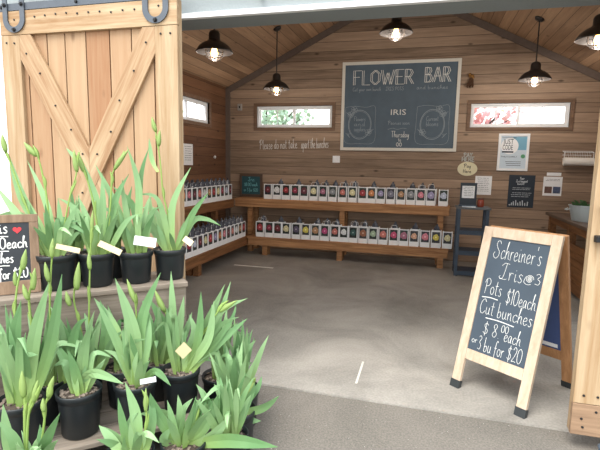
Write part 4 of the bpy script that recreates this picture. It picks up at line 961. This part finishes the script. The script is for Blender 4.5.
# ------------------------------------------------------------------ potted irises
prng = random.Random(77)
TO_BASE = 16
def iris(name_label, centre, rt, h, leaves=(), stalks=(), fill=0, fh=.34, spread=.16, tags=(), wl=.045, group='potted irises', dz=.09):
    """One nursery pot with its bark, sword leaves, flower stalks and tags. Leaves are surveyed paths; fill adds more of the fan."""
    cx, cy, z0 = centre
    if z0 < .5: wl *= 1.12; fill += 6; fh *= 1.15
    t = thing('potted_iris', name_label, 'potted plant', (cx, cy, z0), 0, group)
    p = MB(); rb = rt*.82
    p.lathe([(0, .004), (rb-.008, 0), (rb, .008), (rt*.93, h*.78), (rt*.95, h-.035), (rt, h-.032), (rt+.003, h-.004), (rt, h), (rt-.006, h-.002), (rt-.012, h-.04), (rt-.014, h-.05)], 36, (cx, cy, z0))
    p.build('pot', M_POT, t, smooth=True)
    sz = z0+h-.028; so = MB()
    so.lathe([(0, .006), (rt*.5, .004), (rt-.011, -.004), (rt-.013, -.02)], 24, (cx, cy, sz)); soil = so.build('soil', M_SOIL, t)
    ck = MB()
    for k in range(46):
        a = prng.uniform(0, 6.283); r = rt*.9*prng.random()**.5; e = Euler((prng.uniform(-.5, .5), prng.uniform(-.5, .5), prng.uniform(0, 6))).to_matrix().to_4x4(); q_ = prng.uniform(.006, .014)
        ck.box((-q_, -q_*.5, -.003), (q_, q_*.5, .003), Matrix.Translation((cx+r*math.cos(a), cy+r*math.sin(a), sz+.009)) @ e)
    o = ck.build('bark_chips', M_CHIP, soil); o['kind'] = 'stuff'
    base = Vector((cx, cy, sz)); d0 = depth_of(base); f = MB()
    bx, by = 300+FPX*float(_r @ (np.array(base)-EYE))/d0, 225-FPX*float(_u @ (np.array(base)-EYE))/d0
    for L_ in leaves:
        px = L_[0]; wv = (L_[1] if len(L_) > 1 else 1.0)*wl; off = L_[2] if len(L_) > 2 else prng.uniform(-dz, dz)
        P = []
        for i, (x, y) in enumerate(px):
            P.append(at_depth(x, y, d0+off*(i/(len(px)-1))))
        x0, y0 = px[0]
        if abs(x0-bx) < TO_BASE*1.6 and abs(y0-by) < TO_BASE*1.6:
            P[0] = base+Vector(((_r*(x0-bx)*.8*d0/FPX)))+Vector((prng.uniform(-.01, .01), prng.uniform(-.01, .01), -.004))
        leaf(f, P, wv, prng.uniform(-.35, .35))
    for k in range(fill):
        a = prng.uniform(0, 6.283); q_ = base+Vector((prng.uniform(-.035, .035), prng.uniform(-.035, .035), -.004))
        H = fh*prng.uniform(.6, 1.12); sp = spread*prng.uniform(.15, 1.0); dv = Vector((math.cos(a), math.sin(a), 0))
        dr_ = prng.random() < .2
        P = [q_, q_+dv*sp*.3+Vector((0, 0, H*.4)), q_+dv*sp*.64+Vector((0, 0, H*(.78 if not dr_ else .86))), q_+dv*sp*(1.0 if not dr_ else 1.5)+Vector((0, 0, H*(1.08 if not dr_ else .72)))]
        leaf(f, P, wl*prng.uniform(.62, .95), prng.uniform(-.7, .7))
    f.build('foliage', M_LEAF, t, smooth=False)
    for S_ in stalks:
        px, buds = S_[0], S_[1]; off = S_[2] if len(S_) > 2 else 0.0; rs = S_[3] if len(S_) > 3 else .006
        P = [at_depth(x, y, d0+off*i/(len(px)-1)) for i, (x, y) in enumerate(px)]
        if abs(px[0][0]-bx) < TO_BASE*2 and abs(px[0][1]-by) < TO_BASE*2: P[0] = base+Vector((_r*(px[0][0]-bx)*.8*d0/FPX))
        P = [Vector(v) for v in crom([tuple(v) for v in P], 6)]
        n = len(P); sk = MB().tube(P, [rs*(1-.35*i/(n-1)) for i in range(n)], 8)
        for i in (int(n*.45), int(n*.8)):        # leafy joints along the stalk
            q_ = P[i]; dirv = (P[min(i+2, n-1)]-P[max(i-2, 0)]).normalized()
            leaf(sk, [q_-dirv*.01, q_+dirv*.035+Vector((prng.uniform(-.006, .006), 0, 0)), q_+dirv*.08+Vector((prng.uniform(-.02, .02), prng.uniform(-.01, .01), 0))], .02, prng.uniform(-.5, .5))
        so_ = sk.build('flower_stalk', M_STALK, t, smooth=True)
        for (x0, y0, x1, y1, wpx) in buds:        # bud from its foot to its tip, greatest width in photo units
            A = at_depth(x0, y0, d0+off*.9); B = at_depth(x1, y1, d0+off*.9); r = .33*wpx*(d0+off)/FPX
            ax = B-A; pr = [(0, .45), (.12, .8), (.35, 1.0), (.6, .85), (.82, .5), (1, .08)]
            side_ = ax.cross(Vector((0.3, 1, 0))).normalized()
            pts = [A+ax*t_+side_*r*.25*math.sin(t_*3.1) for t_, _k in pr]
            bd = MB().tube(pts, [r*k_ for _t, k_ in pr], 8)
            leaf(bd, [A, A+ax*.4+side_*r*.9, A+ax*.75+side_*r*.5], r*1.6, .4)
            bd.build('bud', M_BUD, so_, smooth=True)
    for (x, y, x1, y1, wpx, white) in tags:
        A = at_depth(x, y, d0-.08); B = at_depth(x1, y1, d0-.10); dv = B-A; up_ = dv.cross(Vector(ray(x, y))).normalized()*wpx/2*d0/FPX; nn = dv.cross(up_).normalized()*.0007
        g_ = MB(); g_.add([A-up_-nn, A+up_-nn, B+up_-nn, B-up_-nn, A-up_+nn, A+up_+nn, B+up_+nn, B-up_+nn], [(3, 2, 1, 0), (4, 5, 6, 7), (0, 1, 5, 4), (1, 2, 6, 5), (2, 3, 7, 6), (3, 0, 4, 7)])
        g_.build('plant_tag', M_TAGW if white else M_TAG, t)
    return t
def on_stand(a, b): v = disp(a, b, PZ+.0008); return (v.x, v.y, v.z)
def on_pallet(a, b): v = disp(a, b, LZ+.0008); return (v.x, v.y, v.z)
def on_ground(a, b): v = disp(a, b, -.0115); return (v.x, v.y, v.z)
UR, UH = .103, .195
# upper row, left to right
iris('iris in a black pot right behind the small price chalkboard, drooping bud on top', on_stand(-.718, .165), .110, .205,
     [([(52, 250), (42, 232), (22, 197), (8, 153)], 1.15), ([(54, 250), (52, 228), (44, 197), (27, 160)], .8), ([(45, 247), (16, 213), (-5, 185)], 1.1), ([(53, 252), (43, 238), (20, 214), (-6, 216)], .8),
      ([(56, 248), (62, 224), (80, 222)], .7), ([(58, 248), (66, 225), (92, 238)], .7), ([(57, 250), (60, 225), (58, 198)], .9), ([(50, 250), (36, 226), (30, 205)], .9), ([(62, 250), (72, 225), (70, 204)], .9), ([(48, 250), (30, 240), (12, 235)], .7), ([(60, 250), (74, 236), (86, 230)], .7)],
     [([(51, 248), (47, 200), (41, 168), (36, 152)], [(37, 156, 24, 142, 9)]), ([(60, 246), (68, 205), (76, 175), (77, 158)], [(77, 172, 74, 150, 8)], .02, .005), ([(44, 250), (22, 195), (6, 150)], [(6, 152, 2, 134, 8)], .03)], 8, .30, .15, [(56, 246, 80, 251, 5, False)])
iris('iris in a black pot, second of the upper row from the chalkboard', on_stand(-.505, .150), .1, .20,
     [([(103, 247), (97, 205), (82, 160)], 1.1), ([(108, 246), (115, 202), (129, 174)], 1.1), ([(104, 246), (103, 205), (102, 172)], .9), ([(92, 246), (77, 212), (58, 198)], 1.0), ([(90, 247), (78, 226), (60, 222)], .8), ([(98, 246), (88, 222), (78, 196)], 1.0),
      ([(110, 247), (126, 222), (142, 214)], .8), ([(95, 247), (86, 238), (70, 244)], .7), ([(84, 165), (76, 158), (66, 148)], .6)],
     [([(110, 246), (111, 195), (113, 172), (124, 154)], [(114, 170, 129, 149, 7)]), ([(101, 246), (94, 205), (84, 170)], [(84, 172, 78, 152, 8)], -.03)], 8, .28, .14, [(99, 243, 121, 253, 6, False)])
iris('iris in a black pot with a wide white tag, third of the upper row', on_stand(-.285, .140), .101, .195,
     [([(135, 245), (116, 206), (95, 164)], 1.0), ([(134, 245), (127, 215), (132, 186)], 1.0), ([(132, 244), (113, 214), (97, 208)], .9), ([(138, 244), (139, 190), (127, 146)], 1.0), ([(139, 245), (140, 183), (149, 147)], .9), ([(142, 244), (146, 210), (150, 196)], .9),
      ([(144, 245), (150, 216), (162, 206)], .9), ([(130, 245), (120, 226), (106, 222)], .8), ([(136, 244), (124, 200), (122, 178)], .9), ([(140, 245), (134, 208), (112, 186)], 1.0)],
     [], 9, .28, .13, [(134, 240, 156, 243, 9, True)])
iris('tall budded iris in a black pot at the open end of the upper row', on_stand(-.078, .150), .100, .195,
     [([(175, 243), (173, 205), (191, 167)], 1.0), ([(178, 242), (192, 215), (209, 192)], .95), ([(178, 243), (192, 222), (206, 219), (221, 226)], .9), ([(171, 243), (158, 200), (136, 195)], .8), ([(169, 243), (147, 221), (127, 218)], .9), ([(168, 243), (156, 212), (140, 208)], .9),
      ([(172, 243), (168, 222), (170, 204)], .8), ([(166, 244), (150, 228), (138, 232)], .8), ([(158, 172), (152, 160), (149, 138)], .65), ([(176, 243), (184, 228), (190, 216)], .7), ([(164, 243), (152, 216), (150, 192)], .9)],
     [([(172, 243), (168, 215), (163, 193), (160, 160), (155, 128)], [(156, 132, 152, 117, 7), (159, 146, 160, 130, 7)])], 4, .22, .12, [(184, 238, 192, 244, 6, False)])
iris('iris half hidden behind the second and third pots of the upper row', on_stand(-.395, .295), .066, .19, [], [], 9, .34, .15, group='potted irises')
iris('iris half hidden behind the first and second pots of the upper row', on_stand(-.61, .30), .064, .19, [], [], 10, .34, .15, group='potted irises')
# left chalkboard of the stand
LR, LH = .108, .235
iris('iris with broad arching leaves standing at the front edge of the pallet', on_pallet(-.64, -.318), LR, LH,
     [([(74, 397), (92, 373), (124, 384)], 1.0), ([(72, 397), (71, 380), (69, 364)], .7), ([(74, 397), (76, 378), (80, 359)], .8), ([(82, 396), (88, 386), (95, 378)], .6), ([(74, 396), (66, 362), (52, 340)], 1.0), ([(84, 396), (96, 372), (106, 358)], .7), ([(80, 396), (84, 350), (90, 325)], 1.1)],
     [], 2, .2, .1)
iris('iris with tall bent leaf on the pallet beside the wide white label', on_pallet(-.372, -.345), LR, LH,
     [([(138, 382), (134, 335), (115, 278)], 1.3), ([(139, 382), (142, 320), (161, 272)], 1.15), ([(134, 382), (128, 347), (146, 339)], .8), ([(140, 382), (143, 370), (150, 360)], .7), ([(142, 382), (155, 371), (171, 386)], .8), ([(137, 382), (128, 330), (124, 310)], 1.0), ([(134, 382), (118, 345), (96, 300)], .9), ([(141, 382), (148, 340), (150, 316)], 1.0), ([(132, 382), (120, 358), (104, 350)], .8)],
     [([(136, 382), (137, 330), (135, 300)], [(136, 303, 127, 279, 8)])], 3, .26, .12, [(140, 382, 156, 379, 5, True)])
iris('iris with long leaves leaning to the doorway and a yellow tag, pallet end', on_pallet(-.122, -.300), LR, LH,
     [([(183, 370), (202, 333), (225, 284)], 1.1), ([(190, 368), (222, 340), (248, 318)], 1.0), ([(188, 368), (217, 328), (239, 317)], .9), ([(180, 368), (194, 335), (189, 314)], 1.0), ([(190, 366), (199, 335), (201, 291)], .9), ([(192, 366), (217, 316), (248, 298)], .9), ([(194, 366), (218, 318), (231, 281)], .9), ([(188, 368), (198, 359), (212, 361)], .8), ([(186, 368), (208, 340), (214, 300)], 1.0), ([(192, 368), (230, 322), (236, 300)], .7)],
     [([(186, 368), (206, 330), (222, 306)], [(220, 312, 238, 300, 7)])], 2, .3, .14, [(179, 355, 188, 346, 11, False)])
iris('iris behind the yellow tagged pot, against the stand front', on_pallet(-.21, -.115), .094, .225,
     [([(170, 358), (173, 330), (171, 271)], 1.0), ([(168, 358), (165, 330), (149, 298)], 1.2), ([(164, 358), (150, 332), (146, 322)], .9), ([(172, 358), (186, 330), (192, 312)], 1.0), ([(166, 358), (156, 338), (158, 312)], 1.0), ([(174, 358), (180, 322), (184, 296)], 1.0)],
     [([(169, 358), (168, 325), (163, 305)], [(165, 312, 155, 290, 9)])], 5, .28, .12)
iris('iris with a thin bud stalk, second from the end behind the front pots', on_pallet(-.41, -.118), .094, .225, [([(143, 366), (130, 330), (124, 305)], 1.0), ([(146, 366), (150, 330), (142, 300)], 1.0)], [], 6, .28, .12)
iris('iris in the gap behind the front edge pot, against the stand', on_pallet(-.60, -.108), .09, .225,
     [([(98, 372), (92, 338), (84, 312)], 1.1), ([(100, 372), (106, 330), (100, 300)], 1.1), ([(102, 372), (112, 342), (124, 330)], .9), ([(125, 345), (110, 320), (94, 298)], .9)],
     [([(90, 374), (89, 320), (90, 262), (92, 228)], [(90, 270, 89, 252, 7), (92, 232, 93, 210, 6)], -.05), ([(86, 374), (82, 335), (74, 300), (77, 275)], [(77, 290, 79, 262, 10), (70, 306, 66, 291, 8)], -.08)], 7, .3, .14)
iris('many stalked iris on the pallet in front of the price chalkboard, left pot', on_pallet(-.90, -.31), LR, LH,
     [([(20, 400), (10, 375), (-4, 352)], 1.2), ([(18, 400), (14, 345), (21, 300)], 1.3), ([(24, 400), (24, 360), (38, 355)], 1.1), ([(30, 400), (34, 340), (49, 282)], 1.2), ([(36, 400), (50, 345), (62, 274)], 1.1), ([(26, 400), (20, 350), (6, 325)], 1.2), ([(34, 400), (46, 365), (60, 345)], 1.1), ([(16, 400), (6, 350), (-2, 320)], 1.2)],
     [([(33, 398), (33, 345), (29, 300), (33, 280)], [(33, 290, 35, 268, 9), (28, 300, 23, 284, 8)], -.05, .007), ([(22, 398), (15, 330), (17, 288), (24, 262)], [(23, 270, 26, 249, 9), (16, 286, 15, 270, 7)], .05)], 6, .36, .16)
iris('iris on the pallet behind the left pots, near the foot of the price chalkboard', on_pallet(-.79, -.12), .094, .225, [([(66, 372), (60, 330), (50, 306)], 1.1), ([(70, 372), (76, 330), (88, 318)], 1.1)],
     [([(56, 372), (50, 310), (51, 272), (53, 246)], [(52, 258, 53, 238, 8), (49, 282, 45, 262, 8)], -.06)], 8, .34, .15)
iris('iris at the very left on the pallet, cut by the edge of the view', on_pallet(-1.11, -.20), LR, LH, [], [], 9, .36, .16)
GR, GH = .112, .24
iris('budded iris on the ground at the lower left corner of the display', on_ground(-.83, -.64), GR, GH,
     [([(20, 475), (8, 440), (3, 404)], 1.0), ([(30, 475), (46, 440), (60, 413)], 1.0), ([(24, 475), (14, 440), (-4, 420)], 1.0), ([(36, 475), (48, 450), (58, 440)], 1.0), ([(28, 475), (40, 446), (40, 424)], .9)],
     [([(25, 475), (25, 430), (25, 402), (23, 390)], [(24, 398, 22, 371, 11)], 0, .008), ([(24, 470), (28, 420), (33, 404), (36, 398)], [(34, 402, 38, 380, 9)], -.02), ([(36, 472), (44, 425), (45, 406), (50, 394)], [(48, 398, 54, 376, 9), (44, 412, 43, 398, 8)], -.04)], 3, .2, .15)
iris('iris with wide leaves on the ground in front of the pallet middle', on_ground(-.44, -.64), GR, GH,
     [([(138, 450), (136, 415), (125, 382)], 1.1), ([(132, 452), (125, 432), (118, 398)], .8), ([(130, 455), (116, 440), (100, 426)], 1.2), ([(146, 452), (130, 425), (138, 412)], .9), ([(150, 450), (152, 420), (150, 393)], .9), ([(134, 455), (126, 446), (110, 444)], 1.0)],
     [([(142, 450), (146, 425), (146, 400)], [(146, 412, 146, 388, 7)])], 4, .16, .16)
iris('large leaved iris on the ground nearest the viewer, before the tagged pot', on_ground(-.19, -.66), GR, GH,
     [([(178, 448), (166, 416), (139, 414)], 1.3), ([(176, 448), (160, 418), (150, 393)], 1.1), ([(188, 446), (205, 425), (219, 393)], 1.2), ([(182, 446), (180, 416), (193, 398)], .9), ([(192, 448), (230, 440), (278, 447)], 1.4, -.1), ([(194, 446), (212, 436), (231, 415)], 1.1), ([(178, 448), (164, 440), (171, 428)], .9), ([(186, 446), (196, 410), (201, 398)], 1.2)],
     [([(186, 446), (190, 432), (195, 420)], [(190, 434, 196, 414, 9)])], 4, .2, .18)
iris('iris on the bare ground at the corner nearest the concrete threshold', on_ground(.14, -.49), GR, GH,
     [([(228, 408), (224, 400), (214, 384)], 1.0), ([(232, 408), (248, 400), (255, 381)], .9), ([(236, 410), (262, 408), (279, 396)], 1.0), ([(232, 410), (250, 420), (261, 421)], .9), ([(234, 408), (256, 390), (262, 376)], .9)],
     [([(234, 408), (245, 396), (251, 386)], [(246, 396, 256, 380, 7)])], 16, .32, .19)
iris('full leaved iris on the ground beside the end of the pallet', on_ground(.25, -.275), GR, GH,
     [([(236, 388), (240, 360), (256, 340)], 1.2), ([(232, 388), (230, 365), (223, 344)], 1.0), ([(230, 388), (222, 370), (214, 350)], 1.0), ([(236, 388), (246, 368), (252, 362)], 1.0)], [], 15, .36, .16)
iris('iris on the ground close under the right end of the stand', on_ground(.185, -.05), GR, GH, [([(222, 370), (228, 340), (238, 322)], 1.0), ([(226, 370), (240, 350), (250, 332)], 1.0)], [], 13, .36, .15)
iris('iris on the ground between the pallet end and the threshold, in front', on_ground(.03, -.70), .098, GH, [([(214, 426), (206, 400), (196, 384)], 1.0), ([(216, 426), (222, 398), (220, 376)], 1.0)], [], 12, .28, .17)

# ------------------------------------------------------------------ price chalkboard on the stand
SW, SHt = .62, .437
eb = on(2, PZ, 41.5, 292.5); e0 = Vector((eb.x, eb.y, PZ+.005))
sb = thing('price_chalkboard', 'small wood framed chalkboard with prices and a red heart on the plank stand', 'chalkboard', e0-UD*(SW/2), ROT)
lean = math.radians(8)
def sf_(u, v, d): return e0-UD*(SW-u)+Vector((0, 0, v*math.cos(lean)+d*math.sin(lean)))+VD*(v*math.sin(lean)-d*math.cos(lean))
M_SGN = wood('sign_frame_wood', (108, 86, 68), (144, 120, 98), None, grain='Z', knots=.2, coord='POS')
def sslab(mb, u0, u1, v0, v1, d0, d1):
    c = [sf_(a, b, d) for d in (d0, d1) for a, b in ((u0, v0), (u1, v0), (u1, v1), (u0, v1))]
    return mb.add(c, [(3, 2, 1, 0), (4, 5, 6, 7), (0, 1, 5, 4), (1, 2, 6, 5), (2, 3, 7, 6), (3, 0, 4, 7)])
sslab(MB(), .045, SW-.045, .07, SHt-.045, -.012, -.004).build('board', plain('near_black_slate', (38, 42, 48), 0.7, var=.2), sb)
q = MB()
for r in ((0, SW, 0, .072), (0, SW, SHt-.045, SHt), (0, .045, .0725, SHt-.0455), (SW-.045, SW, .0725, SHt-.0455)): sslab(q, *r, -.02, 0)
bevel(q.build('frame', M_SGN, sb), .003)
q = MB(); ff = lambda u, v, d: sf_(u, v, -.0038+d)
for w_, a_ in (('Iris', (.372, .335, .066, .105, .006)), ('Pots', (.16, .255, .06, .11, .006)), ('$10each', (.388, .25, .062, .178, .006)), ('Cut bunches', (.262, .17, .056, .235, .006)), ('$8 each', (.10, .08, .06, .16, .006)), ('3 for $20', (.392, .085, .058, .172, .006))):
    q = MB(); write(q, w_, ff, *a_, slope=.02); q.build('chalk_line', M_CHALK, sb)
q = MB()
for v in (.315, .235, .155): q = MB(); ribbon(q, crom([(.40, v), (.44, v+.004), (.475, v+.002)]), ff, .005); q.build('underline', M_CHALK, sb)
q = MB(); hp = []
for k in range(24):
    a = k*2*math.pi/24; hp.append((.518+.0016*16*math.sin(a)**3*.8, .352+.0016*.8*(13*math.cos(a)-5*math.cos(2*a)-2*math.cos(3*a)-math.cos(4*a))))
q.prism(hp, ff, .001); q.build('heart', plain('red_chalk', (214, 60, 66), .9, var=.15), sb)
